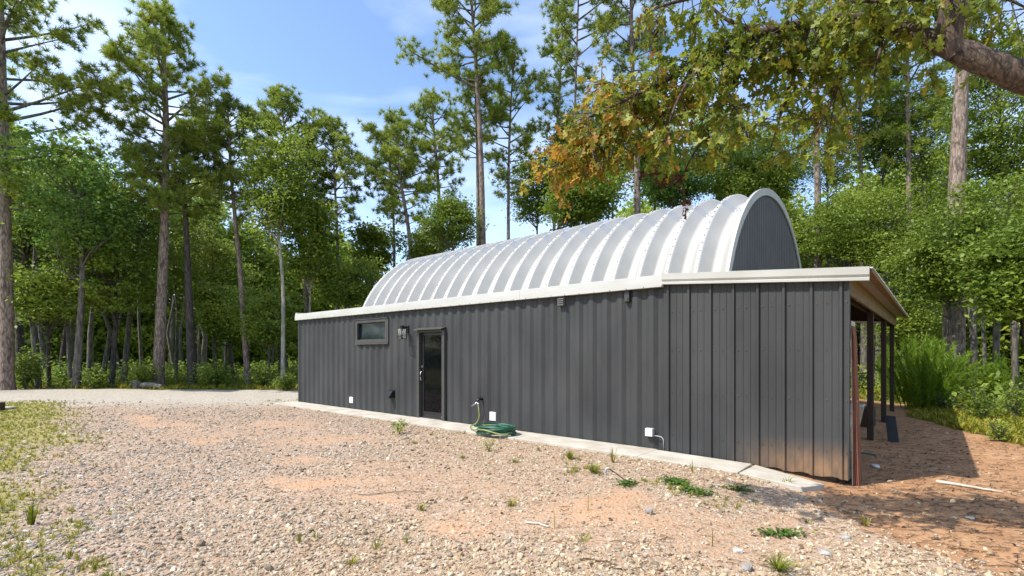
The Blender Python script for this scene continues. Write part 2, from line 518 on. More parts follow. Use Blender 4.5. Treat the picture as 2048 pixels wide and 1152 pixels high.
def ground_material():
    m = bpy.data.materials.new('yard_ground')
    m.use_nodes = True
    n, l = m.node_tree.nodes, m.node_tree.links
    b = n['Principled BSDF']
    b.inputs['Roughness'].default_value = 0.95
    b.inputs['Specular IOR Level'].default_value = 0.2
    t = n.new('ShaderNodeTexCoord')

    def noise(sc, d=6, ro=0.6):
        z = n.new('ShaderNodeTexNoise')
        z.inputs['Scale'].default_value = sc
        z.inputs['Detail'].default_value = d
        z.inputs['Roughness'].default_value = ro
        l.new(t.outputs['Object'], z.inputs['Vector'])
        return z.outputs['Fac']

    def ramp(f, cs):
        r = n.new('ShaderNodeValToRGB')
        e = r.color_ramp.elements
        while len(e) < len(cs):
            e.new(0.5)
        for i, (p, c) in enumerate(cs):
            e[i].position, e[i].color = p, (*c, 1)
        l.new(f, r.inputs['Fac'])
        return r.outputs['Color']

    def mask(attr, nz, k, lo=0.42, hi=0.6):
        a = n.new('ShaderNodeAttribute')
        a.attribute_name = attr
        mm = n.new('ShaderNodeMath')
        mm.operation = 'MULTIPLY_ADD'
        mm.inputs[1].default_value = k
        l.new(nz, mm.inputs[0])
        l.new(a.outputs['Fac'], mm.inputs[2])
        r = n.new('ShaderNodeMapRange')
        r.interpolation_type = 'SMOOTHSTEP'
        r.inputs['From Min'].default_value = lo + 0.5 * k
        r.inputs['From Max'].default_value = hi + 0.5 * k
        l.new(mm.outputs[0], r.inputs['Value'])
        return r.outputs['Result']

    def mix(f, a, c):
        x = n.new('ShaderNodeMix')
        x.data_type = 'RGBA'
        l.new(f, x.inputs['Factor'])
        l.new(a, x.inputs['A'])
        l.new(c, x.inputs['B'])
        return x.outputs['Result']

    v = n.new('ShaderNodeTexVoronoi')
    v.inputs['Scale'].default_value = 26
    l.new(t.outputs['Object'], v.inputs['Vector'])
    sep = n.new('ShaderNodeSeparateColor')
    l.new(v.outputs['Color'], sep.inputs['Color'])
    gravel = ramp(sep.outputs['Red'], [(0.0, (0.12, 0.08, 0.05)), (0.25, (0.30, 0.205, 0.14)), (0.6, (0.37, 0.275, 0.20)), (1.0, (0.48, 0.40, 0.32))])
    n_f, n_m, n_b, n_c = noise(22), noise(3.0), noise(0.8), noise(70, 3)
    soil = ramp(n_f, [(0.3, (0.30, 0.185, 0.105)), (0.7, (0.40, 0.265, 0.165))])
    half = n.new('ShaderNodeMath')
    half.operation = 'GREATER_THAN'
    half.inputs[1].default_value = 0.52
    l.new(n_f, half.inputs[0])
    base = mix(half.outputs[0], gravel, soil)
    drivec = ramp(sep.outputs['Green'], [(0.0, (0.30, 0.26, 0.20)), (1.0, (0.48, 0.43, 0.36))])
    base = mix(mask('z_drive', n_m, 0.5, 0.15, 0.95), base, drivec)
    sandc = ramp(n_f, [(0.25, (0.38, 0.215, 0.115)), (0.5, (0.46, 0.28, 0.165)), (0.8, (0.48, 0.32, 0.205))])
    base = mix(mask('z_sand', n_f, 0.9, 0.2, 0.95), base, sandc)
    clayc = ramp(n_m, [(0.25, (0.25, 0.125, 0.058)), (0.5, (0.38, 0.205, 0.10)), (0.75, (0.46, 0.28, 0.155))])
    lit = ramp(n_c, [(0.35, (0.15, 0.085, 0.045)), (0.6, (0.42, 0.24, 0.125))])
    lm = n.new('ShaderNodeMapRange')
    lm.inputs['From Min'].default_value, lm.inputs['From Max'].default_value = 0.48, 0.62
    l.new(noise(5.5, 8, 0.7), lm.inputs['Value'])
    clayc = mix(lm.outputs['Result'], clayc, lit)
    base = mix(mask('z_clay', n_m, 0.6), base, clayc)
    grassc = ramp(n_f, [(0.25, (0.15, 0.12, 0.045)), (0.5, (0.26, 0.235, 0.06)), (0.75, (0.36, 0.28, 0.13))])
    base = mix(mask('z_grass', n_f, 1.5, 0.5, 0.95), base, grassc)
    forc = ramp(n_m, [(0.3, (0.07, 0.085, 0.02)), (0.5, (0.12, 0.14, 0.03)), (0.7, (0.22, 0.18, 0.07))])
    base = mix(mask('z_forest', n_m, 0.6), base, forc)
    l.new(base, b.inputs['Base Color'])
    ad = n.new('ShaderNodeMath')
    ad.operation = 'ADD'
    l.new(v.outputs['Distance'], ad.inputs[0])
    l.new(n_f, ad.inputs[1])
    bp = n.new('ShaderNodeBump')
    bp.inputs['Strength'].default_value = 0.6
    bp.inputs['Distance'].default_value = 0.02
    l.new(ad.outputs[0], bp.inputs['Height'])
    l.new(bp.outputs['Normal'], b.inputs['Normal'])
    return m


tag(link('ground', gm, ground_material()), 'gravel yard with sandy patches, red clay and forest floor', None, kind='structure')

# ------------------------------------------------------------------ the building (local axes: x along the long wall, y into the building)
B = thing('metal_building', 'dark grey shipping container building with ribbed white arched roof and side lean-to', 'building', (P0[0], P0[1], 0), ROTB)
L = 12.07
WT = 2.62
PITCH = 0.281


def corr_breaks(s0, s1):
    out = []
    for k in range(int(s0 / PITCH) - 1, int(s1 / PITCH) + 2):
        for o, d in ((0.0, 0.0), (0.072, 0.0), (0.140, 0.036), (0.213, 0.036)):
            out.append((k * PITCH + o, d))
    xs = np.array([o[0] for o in out])
    ds = np.array([o[1] for o in out])
    inner = [(x, d) for x, d in zip(xs, ds) if s0 + 1e-4 < x < s1 - 1e-4]
    return [(s0, float(np.interp(s0, xs, ds)))] + inner + [(s1, float(np.interp(s1, xs, ds)))]


def corr_sheet(mb, s0, s1, z0, z1, y=0.0):
    br = corr_breaks(s0, s1)
    zs = np.linspace(z0, z1, max(2, int((z1 - z0) / 0.3) + 1))
    rs = random.Random(int(s0 * 100 + z0 * 10))
    vs = []
    for x, d in br:
        for z in zs:
            e = 0 if z in (zs[0], zs[-1]) else rs.uniform(-0.002, 0.002)
            vs.append((x, y + d + e, z))
    k = len(zs)
    fs = [(i * k + j, (i + 1) * k + j, (i + 1) * k + j + 1, i * k + j + 1) for i in range(len(br) - 1) for j in range(k - 1)]
    mb.add(vs, fs)


DR = (5.949, 6.890, 2.07)
WN = (3.308, 4.751, 1.83, 2.45)
mb = MB()
corr_sheet(mb, 0.075, WN[0] + .03, -0.05, WT)
corr_sheet(mb, WN[0] + .03, WN[1] - .03, -0.05, WN[2] + .03)
corr_sheet(mb, WN[0] + .03, WN[1] - .03, WN[3] - .03, WT)
corr_sheet(mb, WN[1] - .03, DR[0] + .03, -0.05, WT)
corr_sheet(mb, DR[0] + .03, DR[1] - .03, DR[2] + .03, WT)
corr_sheet(mb, DR[1] - .03, L - 0.02, -0.05, WT)
mb.build('container_wall', M['paint'], B)
MB().box(-0.01, 0.08, -0.012, 0.16, -0.05, WT).build('corner_post', M['paint'], B, bevel=0.008)
MB().box(L - 0.03, L + 0.02, -0.006, 0.16, -0.05, WT).build('corner_post', M['paint'], B, bevel=0.006)
MB().box(0.02, 0.045, 0.16, 2.44, -0.05, WT - .01).build('end_wall', M['paint'], B)
MB().box(L - 0.03, L + 0.01, 0.16, 2.44, -0.05, WT - .01).build('end_wall', M['paint'], B)
MB().box(0.03, L, 2.40, 2.44, -0.05, WT - .01).build('inner_wall', M['paint'], B)
MB().box(0.0, L, 0.05, 2.44, WT - 0.006, WT + 0.02).build('container_roof', M['paint'], B)
# rear container that carries the far foot of the arch
MB().box(0.0, L, 9.72, 12.16, -0.05, WT).build('rear_container', M['paint'], B, bevel=0.01)
# dark inner faces behind the openings
# fascia on the container: four lengths
prof = [(-0.075, 2.60), (-0.060, 2.595), (-0.058, 2.615), (-0.045, 2.615), (-0.045, 2.60), (0.05, 2.60), (0.05, 2.795), (-0.03, 2.795), (-0.062, 2.782), (-0.070, 2.70)]
edges = [-0.10, 3.05, 6.10, 9.15, L - 0.01]
for a, b_ in zip(edges[:-1], edges[1:]):
    MB().sweep(prof, a, b_ - 0.004).build('fascia_trim', M['white'], B)
MB().box(-0.13, -0.02, -0.04, 0.40, 2.77, 2.835).build('trim_end_cap', M['white'], B, bevel=0.01)
mb = MB()
for i in range(40):
    x = 0.15 + i * 0.305
    mb.tube([(x, -0.082, 2.612), (x, -0.07, 2.612)], 0.007, 6)
mb.build('trim_screws', M['bolt'], B)['kind'] = 'stuff'
for (a, b_, z0, z1) in ((0.0, L, 2.60, 2.79),):
    MB().box(a, b_, 0.05, 2.2, 2.63, 2.66).build('roof_deck', M['white'], B)

# door
d0, d1, dz = DR
door = MB().box(d0 + .075, d1 - .075, 0.045, 0.085, 0.045, 0.185).box(d0 + .075, d1 - .075, 0.045, 0.085, dz - .10, dz - .03) \
    .box(d0 + .075, d0 + .165, 0.045, 0.085, 0.185, dz - .10).box(d1 - .165, d1 - .075, 0.045, 0.085, 0.185, dz - .10).build('door', M['black'], B, bevel=0.004)
MB().box(d0 + .16, d1 - .16, 0.06, 0.07, 0.18, dz - .095).build('glass_pane', M['glass'], door)
MB().box(d0 - .01, d0 + .065, -0.03, 0.09, 0.03, dz + .02).box(d1 - .065, d1 + .02, -0.03, 0.09, 0.03, dz + .02).box(d0 + .065, d1 - .065, -0.03, 0.09, dz - .025, dz + .02) \
    .build('door_frame', M['trimgrey'], door, bevel=0.004)
MB().box(d0 + .03, d1 - .03, -0.02, 0.10, 0.012, 0.042).build('threshold', M['steel'], door)
MB().hexa([(d0 - .05, -.12, dz + .025), (d1 + .02, -.12, dz + .025), (d1 + .02, -.02, dz + .04), (d0 - .05, -.02, dz + .04)],
          [(d0 - .05, -.12, dz + .045), (d1 + .02, -.12, dz + .045), (d1 + .02, 0.03, dz + .085), (d0 - .05, 0.03, dz + .085)]).build('door_hood', M['trimgrey'], door)
hx = d0 + .115
MB().tube([(hx, .045, 1.13), (hx, -.005, 1.12), (hx, -.02, 1.08), (hx, -.02, .98), (hx, -.005, .92), (hx, .045, .91)], 0.011, 8).build('handle', M['steel'], door, smooth=True)
MB().tube([(hx, .05, 1.24), (hx, .025, 1.24)], 0.024, 12).build('lock_cylinder', M['steel'], door)
MB().box(d1 - .15, d1 - .085, 0.036, 0.046, 0.085, 0.11).build('hinge_plate', M['steel'], door)

# window
w0, w1, wz0, wz1 = WN
win = MB().box(w0, w1, -0.035, 0.08, wz0, wz0 + .085).box(w0, w1, -0.035, 0.08, wz1 - .085, wz1).box(w0, w0 + .085, -0.035, 0.08, wz0 + .085, wz1 - .085) \
    .box(w1 - .085, w1, -0.035, 0.08, wz0 + .085, wz1 - .085).build('window', M['trimgrey'], B, bevel=0.005)
MB().box(w0 - .02, w1 + .03, -0.055, 0.0, wz1 + .001, wz1 + .022).build('drip_cap', M['trimgrey'], win)
MB().box(w1 + .001, w1 + .045, -0.03, 0.05, wz0 - .03, wz1).box(w0 - .02, w1 + .045, -0.045, 0.05, wz0 - .04, wz0 - .001).build('casing', M['trimgrey'], win)
MB().box(w0 + .085, w0 + .115, 0.02, 0.06, wz0 + .085, wz1 - .085).box(w1 - .115, w1 - .085, 0.02, 0.06, wz0 + .085, wz1 - .085) \
    .box(w0 + .115, w1 - .115, 0.02, 0.06, wz0 + .085, wz0 + .11).box(w0 + .115, w1 - .115, 0.02, 0.06, wz1 - .11, wz1 - .085).build('sash', M['black'], win)
MB().box(w0 + .11, w1 - .11, 0.045, 0.055, wz0 + .105, wz1 - .105).build('glass_pane', M['wglass'], win)

# arch roof: twenty bolted, crimped arch panels
CT, CZ, R0 = 6.08, 1.49, 4.02
A0, A1, NP = -0.20, 12.27, 20
MODW = (A1 - A0) / NP
a_lo = math.asin((WT + 0.02 - CZ) / R0)
NS = 300
th = np.linspace(a_lo, math.pi - a_lo, NS)
sc_ = MODW / 0.615
profA = [(0.0, 0.0, 0), (0.040, 0.0, 0), (0.058, -0.03, 0), (0.205, -0.215, .6), (0.225, -0.24, 1), (0.39, -0.24, 1), (0.41, -0.215, .6), (0.557, -0.03, 0), (0.575, 0.0, 0), (0.615, 0.0, 0)]
fade = np.clip(np.abs(th - math.pi / 2) / 0.75 - 0.25, 0, 1)
crimp = 0.013 * np.where(np.arange(NS) % 2 == 0, 1.0, -1.0) * fade
Va = []
for (x, d, k) in profA:
    r = R0 + d + (crimp * (0.5 + 0.5 * k) if -0.17 > d or k > 0.5 else 0)
    Va.append(np.stack([np.full(NS, x * sc_), -np.cos(th) * r, np.sin(th) * r], -1))
Va = np.concatenate(Va)
Fa = []
for i in range(len(profA) - 1):
    j = np.arange(NS - 1)
    Fa.append(np.stack([i * NS + j, i * NS + j + 1, (i + 1) * NS + j + 1, (i + 1) * NS + j], -1))
am = np_mesh('arch_panel', Va, None, np.concatenate(Fa))
am.materials.append(M['galv'])
bolts = MB()
for a in np.arange(a_lo + 0.06, math.pi - a_lo, 0.055):
    u = np.array([0, -math.cos(a), math.sin(a)])
    c = np.array([0.0, 0, 0])
    p = u * (R0 - 0.002)
    bolts.tube([tuple(p + c), tuple(p + u * 0.012)], 0.015, 6)
for a in (1.02, 1.07, math.pi - 1.02, math.pi - 1.07):
    u = np.array([0, -math.cos(a), math.sin(a)])
    for x in (0.24, 0.31, 0.38):
        p = u * (R0 - 0.242) + np.array([x * sc_, 0, 0])
        bolts.tube([tuple(p), tuple(p + u * 0.014)], 0.011, 6)
bolts_m = None
seams = []
for a in (1.045, math.pi - 1.045):
    V2 = []
    for (x, d, k) in profA:
        for da in (-0.035, 0.035):
            r = R0 + d + 0.004
            V2.append((x * sc_, -math.cos(a + da) * r, math.sin(a + da) * r))
    seams.append(MB().add(V2, [(2 * i, 2 * i + 1, 2 * i + 3, 2 * i + 2) for i in range(len(profA) - 1)]))
bol0, lap0 = None, []
for k in range(NP):
    o = link('arch_panel', am, None, B, (A0 + k * MODW, CT, CZ))
    if bol0 is None:
        bo = bolts.build('seam_bolts', M['bolt'], o)
        bol0 = bo.data
        lap0 = [q.build('lap_joint', M['galv2'], o).data for q in seams]
    else:
        bo = link('seam_bolts', bol0, None, o)
        for q in lap0:
            link('lap_joint', q, None, o)
    bo['kind'] = 'stuff'


def arc_ring(mb, x0, x1, r0, r1, n=90):
    t_ = np.linspace(a_lo, math.pi - a_lo, n)
    V = []
    for a in t_:
        c, s_ = -math.cos(a), math.sin(a)
        V += [(x0, CT + c * r0, CZ + s_ * r0), (x1, CT + c * r0, CZ + s_ * r0), (x1, CT + c * r1, CZ + s_ * r1), (x0, CT + c * r1, CZ + s_ * r1)]
    F = []
    for i in range(n - 1):
        for q in range(4):
            F.append((i * 4 + q, i * 4 + (q + 1) % 4, (i + 1) * 4 + (q + 1) % 4, (i + 1) * 4 + q))
    F += [(0, 1, 2, 3), tuple(4 * (n - 1) + q for q in (3, 2, 1, 0))]
    mb.add(V, F)


mb = MB()
arc_ring(mb, A1 + .001, A1 + .03, R0 - .15, R0 + .012)
mb.build('end_ring', M['galv'], B)
mb = MB()
arc_ring(mb, A0 - .03, A0 - .001, R0 - .12, R0 + .004)
mb.build('end_ring', M['galv2'], B)
# ribbed end walls under the arch
for xe, sg in ((A1 - 0.034, 1), (A0 + 0.034, -1)):
    vs, fs = [], []
    p = 0.19
    ys = []
    k0 = int((CT - R0) / p)
    for k in range(k0, int((CT + R0) / p) + 2):
        ys += [(k * p, 0), (k * p + .035, .03), (k * p + .07, .03), (k * p + .105, 0)]
    for (y, d) in ys:
        h2 = (R0 - .02) ** 2 - (y - CT) ** 2
        zt = CZ + math.sqrt(h2) if h2 > 0 else 0
        if zt < WT - .1:
            continue
        vs += [(xe + sg * d, y, 0.0 if 2.44 < y < 9.72 else WT - .1), (xe + sg * d, y, zt)]
    fs = [(2 * i, 2 * i + 2, 2 * i + 3, 2 * i + 1) for i in range(len(vs) // 2 - 1)]
    MB().add(vs, fs).build('arch_end_wall', M['endwall'], B)

# lean-to: ribbed wall panels, fascia, roof sheets, posts
def lz(s):
    return 2.80 - 0.0725 * (s - L)


def stain_paint():
    m = M['paint'].copy()
    m.name = 'dark_grey_panel_mud_splashed'
    n, l = m.node_tree.nodes, m.node_tree.links
    b = n['Principled BSDF']
    t = n.new('ShaderNodeTexCoord')
    sp = n.new('ShaderNodeSeparateXYZ')
    l.new(t.outputs['Object'], sp.inputs[0])
    z = n.new('ShaderNodeTexNoise')
    z.inputs['Scale'].default_value = 9
    z.inputs['Detail'].default_value = 8
    g = n.new('ShaderNodeMapping')
    g.inputs['Scale'].default_value = (1.6, 1, 0.5)
    l.new(t.outputs['Object'], g.inputs['Vector'])
    l.new(g.outputs['Vector'], z.inputs['Vector'])
    a = n.new('ShaderNodeMapRange')
    a.interpolation_type = 'SMOOTHSTEP'
    a.inputs['From Min'].default_value, a.inputs['From Max'].default_value = 0.50, 0.02
    l.new(sp.outputs['Z'], a.inputs['Value'])
    c = n.new('ShaderNodeMapRange')
    c.interpolation_type = 'SMOOTHSTEP'
    c.inputs['From Min'].default_value, c.inputs['From Max'].default_value = 12.9, 14.2
    l.new(sp.outputs['X'], c.inputs['Value'])
    mu = n.new('ShaderNodeMath')
    mu.operation = 'MULTIPLY'
    l.new(a.outputs[0], mu.inputs[0])
    l.new(c.outputs[0], mu.inputs[1])
    nz = n.new('ShaderNodeMapRange')
    nz.inputs['From Min'].default_value, nz.inputs['From Max'].default_value = 0.3, 0.62
    nz.inputs['To Min'].default_value = 0.45
    l.new(z.outputs['Fac'], nz.inputs['Value'])
    m2 = n.new('ShaderNodeMath')
    m2.operation = 'MULTIPLY'
    l.new(mu.outputs[0], m2.inputs[0])
    l.new(nz.outputs[0], m2.inputs[1])
    x = n.new('ShaderNodeMix')
    x.data_type = 'RGBA'
    x.inputs['B'].default_value = (0.27, 0.16, 0.085, 1)
    l.new(m2.outputs[0], x.inputs['Factor'])
    l.new(n['ramp'].outputs['Color'], x.inputs['A'])
    l.new(x.outputs['Result'], b.inputs['Base Color'])
    return m


M['mudpaint'] = stain_paint()
ribs = [12.13 + 0.3235 * k for k in range(8)]
LE = 14.47
pan_edges = [12.052, 12.13 + .3235 * 3 + .02, 12.13 + .3235 * 6 + .02, LE]
for pi in range(3):
    e0, e1 = pan_edges[pi], pan_edges[pi + 1]
    pts = [(e0, 0.0)]
    for r_ in ribs:
        for o, d in ((-.030, 0), (-.014, -.032), (.014, -.032), (.030, 0), (.105, 0), (.112, -.006), (.128, -.006), (.135, 0), (.20, 0), (.207, -.006), (.223, -.006), (.230, 0)):
            x = r_ + o
            if e0 < x < e1:
                pts.append((x, d))
    pts.append((e1, 0.0))
    vs = []
    for (x, d) in pts:
        zb = 0.0 - 0.035 * float(sstep(13.0, 14.4, x)) + 0.012 * math.sin(x * 19) * float(sstep(13.3, 13.6, x))
        ztp = lz(x) - 0.11
        vs += [(x, -0.012 + d - .004 * pi, zb), (x, -0.012 + d - .004 * pi, ztp)]
    fs = [(2 * i, 2 * i + 2, 2 * i + 3, 2 * i + 1) for i in range(len(pts) - 1)]
    MB().add(vs, fs).build('wall_panel', M['mudpaint'], B)
mb = MB()
rs = random.Random(3)
for z in (0.30, 0.95, 1.6, 2.2):
    for r_ in ribs:
        for o in (.06, .17):
            mb.tube([(r_ + o, -.030, z + rs.uniform(-.01, .01)), (r_ + o, -.018, z)], 0.006, 6)
mb.build('panel_screws', M['trimgrey'], B)['kind'] = 'stuff'
MB().box(LE - .005, LE + .012, -0.03, 0.07, -0.03, lz(LE) - .12).build('corner_trim', M['paint'], B)
profL = [(-0.10, -0.015), (-0.095, 0.0), (-0.085, -0.055), (-0.065, -0.07), (-0.065, -0.105), (-0.085, -0.13), (-0.085, -0.165), (-0.02, -0.165), (-0.02, 0.0)]
profL = [(-0.09, 0.0), (-0.09, -0.095), (-0.068, -0.115), (-0.068, -0.128), (-0.098, -0.140), (-0.098, -0.170), (-0.03, -0.170), (-0.03, 0.0)]
MB().sweep(profL, L - .02, 14.69, lz(L - .02), lz(14.69)).build('lean_to_fascia', M['white'], B)
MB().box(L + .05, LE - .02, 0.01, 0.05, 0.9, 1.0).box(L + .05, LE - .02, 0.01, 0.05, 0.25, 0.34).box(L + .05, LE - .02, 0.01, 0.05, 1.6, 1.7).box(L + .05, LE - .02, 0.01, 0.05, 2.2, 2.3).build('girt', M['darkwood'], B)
TE = 10.7
RS = 14.72
for k in range(13):
    t0_ = -0.03 + k * 0.88
    t1_ = min(t0_ + 0.90, TE + .1)
    ys = np.arange(t0_, t1_ + 1e-6, 0.0375)
    zz = 0.014 * np.sin(2 * math.pi * ys / 0.15) + (0.003 if k % 2 else 0)
    V, F = [], []
    for s_ in (L + .0, RS):
        for y, z in zip(ys, zz):
            V.append((s_, y, lz(s_) - .002 + z))
    n_ = len(ys)
    for s_ in (L + .0, RS):
        for y, z in zip(ys, zz):
            V.append((s_, y, lz(s_) - .006 + z))
    for i in range(n_ - 1):
        F += [(i, n_ + i, n_ + i + 1, i + 1), (2 * n_ + i, 2 * n_ + i + 1, 3 * n_ + i + 1, 3 * n_ + i), (n_ + i, 3 * n_ + i, 3 * n_ + i + 1, n_ + i + 1)]
    MB().add(V, F).build('roof_sheet', M['galv'], B, smooth=False)
MB().box(14.40, 14.44, 0.06, TE - .1, lz(14.42) - .295, lz(14.42) - .06).build('eave_beam', M['newwood'], B)
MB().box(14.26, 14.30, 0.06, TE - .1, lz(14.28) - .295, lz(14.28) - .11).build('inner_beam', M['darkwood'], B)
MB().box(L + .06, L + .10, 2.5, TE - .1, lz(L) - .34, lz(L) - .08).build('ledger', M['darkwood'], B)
for k in range(10):
    t_ = 0.10 + k * 1.22
    a, b_ = L + .11, 14.25
    MB().hexa([(a, t_, lz(a) - .20), (b_, t_, lz(b_) - .20), (b_, t_ + .04, lz(b_) - .20), (a, t_ + .04, lz(a) - .20)],
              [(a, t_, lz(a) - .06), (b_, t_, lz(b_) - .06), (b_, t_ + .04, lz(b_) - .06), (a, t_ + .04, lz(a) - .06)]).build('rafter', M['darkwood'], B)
for k, s_ in enumerate((12.6, 13.2, 13.8, 14.35, 14.62)):
    MB().box(s_, s_ + .09, 0.0, TE - .02, lz(s_) - .058, lz(s_) - .022).build('purlin', M['newwood'], B)
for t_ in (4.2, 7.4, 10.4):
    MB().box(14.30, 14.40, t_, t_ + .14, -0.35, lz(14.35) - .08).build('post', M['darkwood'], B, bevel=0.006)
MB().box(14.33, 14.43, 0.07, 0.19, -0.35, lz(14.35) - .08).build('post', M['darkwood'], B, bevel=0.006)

# ------------------------------------------------------------------ concrete apron slabs along the wall
AP = thing('concrete_apron', 'narrow pale concrete apron laid along the foot of the long wall', 'apron', (P0[0], P0[1], 0), ROTB)
se = [-0.25, 2.2, 4.65, 7.1, 9.55, 11.95, 13.36]
for i, (a, b_) in enumerate(zip(se[:-1], se[1:])):
    za = 0.03 - 0.03 * float(sstep(12.0, 14.2, a))
    zb = 0.03 - 0.03 * float(sstep(12.0, 14.2, b_))
    wa = 0.70 + 0.01 * (i % 2)
    MB().hexa([(a, -wa, -.10), (b_ - .006, -wa, -.10), (b_ - .006, -.052 if b_ > 12 else -.004, -.10), (a, -.052 if b_ > 12 else -.004, -.10)],
              [(a, -wa, za), (b_ - .006, -wa, zb), (b_ - .006, -.052 if b_ > 12 else -.004, zb), (a, -.052 if b_ > 12 else -.004, za)]).build('slab', M['concrete'], AP, bevel=0.006)
MB().hexa([(13.37, -.70, -.12), (14.10, -.80, -.15), (14.28, -.46, -.15), (13.40, -.062, -.12)],
          [(13.37, -.70, .008), (14.10, -.80, -.035), (14.28, -.46, -.035), (13.40, -.062, .005)]).build('slab', M['concrete'], AP, bevel=0.006)

# ------------------------------------------------------------------ fittings on the long wall
def wall_thing(name, label, cat, s, z, t=0.0, group=None):
    return thing(name, label, cat, toW(s, t, z), ROTB, group)


o = wall_thing('wall_lantern', 'black box wall lantern with clear panes between window and glass door', 'wall lamp', 5.55, 2.07)
MB().box(-.06, .06, -.03, 0.03, -.02, .16).build('back_plate', M['black'], o, bevel=.006)
MB().tube([(0, -.03, .12), (0, -.17, .12)], .022, 8).tube([(0, -.17, .155), (0, -.17, .08)], .05, 10).build('arm', M['black'], o)
mb = MB()
h = .075
for sx in (-h, h):
    for sy in (-h, h):
        mb.box(sx - .007, sx + .007, -.17 + sy - .007, -.17 + sy + .007, -.17, .08)
for z in (-.17, .075):
    for q in (-h, h):
        mb.box(-h, h, -.17 + q - .007, -.17 + q + .007, z, z + .014)
        mb.box(q - .007, q + .007, -.17 - h, -.17 + h, z, z + .014)
mb.build('lantern_frame', M['black'], o)
gl = bpy.data.materials.new('clear_lantern_glass')
gl.use_nodes = True
gn = gl.node_tree.nodes
tb, gb, mxs = gn.new('ShaderNodeBsdfTransparent'), gn.new('ShaderNodeBsdfGlossy'), gn.new('ShaderNodeMixShader')
gb.inputs['Roughness'].default_value = 0.03
mxs.inputs['Fac'].default_value = 0.1
gl.node_tree.links.new(tb.outputs[0], mxs.inputs[1])
gl.node_tree.links.new(gb.outputs[0], mxs.inputs[2])
gl.node_tree.links.new(mxs.outputs[0], gn['Material Output'].inputs['Surface'])
for k, (x0, x1, y0, y1) in enumerate(((-.066, .066, -.246, -.243), (-.066, .066, -.097, -.094), (-.076, -.073, -.236, -.104), (.073, .076, -.236, -.104))):
    MB().box(x0, x1, y0, y1, -.155, .075).build('glass_pane', gl, o)
MB().tube([(0, -.17, .08), (0, -.17, .03), (0, -.17, 0), (0, -.17, -.05), (0, -.17, -.075)], [.018, .018, .03, .028, .008], 10).build('bulb', M['plastic'], o, smooth=True)

for (s, z, w_, h_, lab) in ((3.06, .266, .17, .165, 'white square outlet cover low on the wall below the window'),
                            (8.38, .255, .17, .175, 'white square outlet cover low on the wall above the coiled hose')):
    o = wall_thing('outlet_cover', lab, 'outlet cover', s, z, group='white outlet covers on the long wall')
    MB().box(-w_ / 2, w_ / 2, -.018, .03, -h_ / 2, h_ / 2).build('cover_plate', M['plastic'], o, bevel=.004)
    for q in range(4):
        MB().box(-w_ * .34, w_ * .34, -.024, -.0185, -h_ * .36 + q * h_ * .2, -h_ * .36 + q * h_ * .2 + h_ * .1).build('louvre', M['plastic'], o)
o = wall_thing('junction_box', 'small white junction box low on the wall where container meets ribbed panels', 'junction box', 11.825, .29)
MB().box(-.065, .065, -.06, .03, -.065, .065).build('box_body', M['greyplast'], o, bevel=.006)
MB().box(-.06, .06, -.072, -.0605, -.06, .06).build('box_lid', M['plastic'], o, bevel=.003)
MB().tube([(.06, -.02, -.05), (.12, -.02, -.05), (.19, -.02, -.055), (.225, -.02, -.09), (.23, -.02, -.26)], .008, 6).build('conduit', M['greyplast'], o, smooth=True)

o = wall_thing('dryer_vent', 'black hooded vent low on the wall left of the glass door', 'vent', 4.92, .53)
MB().box(-.10, .10, -.012, .03, -.10, .10).build('flange', M['black'], o)
MB().hexa([(-.085, -.17, -.085), (.085, -.17, -.085), (.085, -.0125, -.085), (-.085, -.0125, -.085)],
          [(-.085, -.05, .085), (.085, -.05, .085), (.085, -.0125, .085), (-.085, -.0125, .085)]).build('hood', M['black'], o, bevel=.006)
o = wall_thing('exhaust_vent', 'grey louvred exhaust vent just under the white trim', 'vent', 10.113, 2.50)
MB().box(-.08, .08, -.05, .03, -.085, .085).build('housing', M['trimgrey'], o, bevel=.006)
for q in range(4):
    MB().hexa([(-.065, -.075, -.07 + q * .036), (.065, -.075, -.07 + q * .036), (.065, -.051, -.066 + q * .036), (-.065, -.051, -.066 + q * .036)],
              [(-.065, -.072, -.064 + q * .036), (.065, -.072, -.064 + q * .036), (.065, -.051, -.04 + q * .036), (-.065, -.051, -.04 + q * .036)]).build('louvre', M['trimgrey'], o)
MB().box(-.085, .085, -.08, -.0, .0855, .098).build('hood', M['trimgrey'], o)
o = MB().box(-.045, .045, -.035, .03, -.10, .10).box(-.03, .03, -.045, -.034, -.09, -.03).build('cover_plate', M['paint'], None, bevel=.005)
o.location, o.rotation_euler = toW(11.42, 0, 2.50), (0, 0, ROTB)
tag(o, 'narrow grey painted cover plate under trim near the end of the container', 'cover plate')

# faucet with splitter and the hose
o = wall_thing('hose_faucet', 'wall faucet with a two-way splitter above the coiled hose', 'faucet', 8.035, .571)
MB().tube([(0, .03, .02), (0, -.05, .02), (0, -.09, 0), (0, -.10, -.04)], [.03, .026, .024, .022], 10).build('spout', M['black'], o, smooth=True)
MB().tube([(0, -.06, .03), (0, -.06, .07)], .01, 8).tube([(-.04, -.06, .075), (0, -.06, .08), (.04, -.06, .075)], .012, 8).build('tap_handle', M['black'], o)
MB().tube([(0, -.10, -.035), (-.05, -.115, -.07), (-.13, -.15, -.125)], [.016, .015, .014], 8).build('splitter_arm', M['steel'], o, smooth=True)
MB().tube([(0, -.10, -.035), (.03, -.115, -.07), (.055, -.13, -.13)], [.016, .015, .016], 8).build('splitter_arm', M['steel'], o, smooth=True)

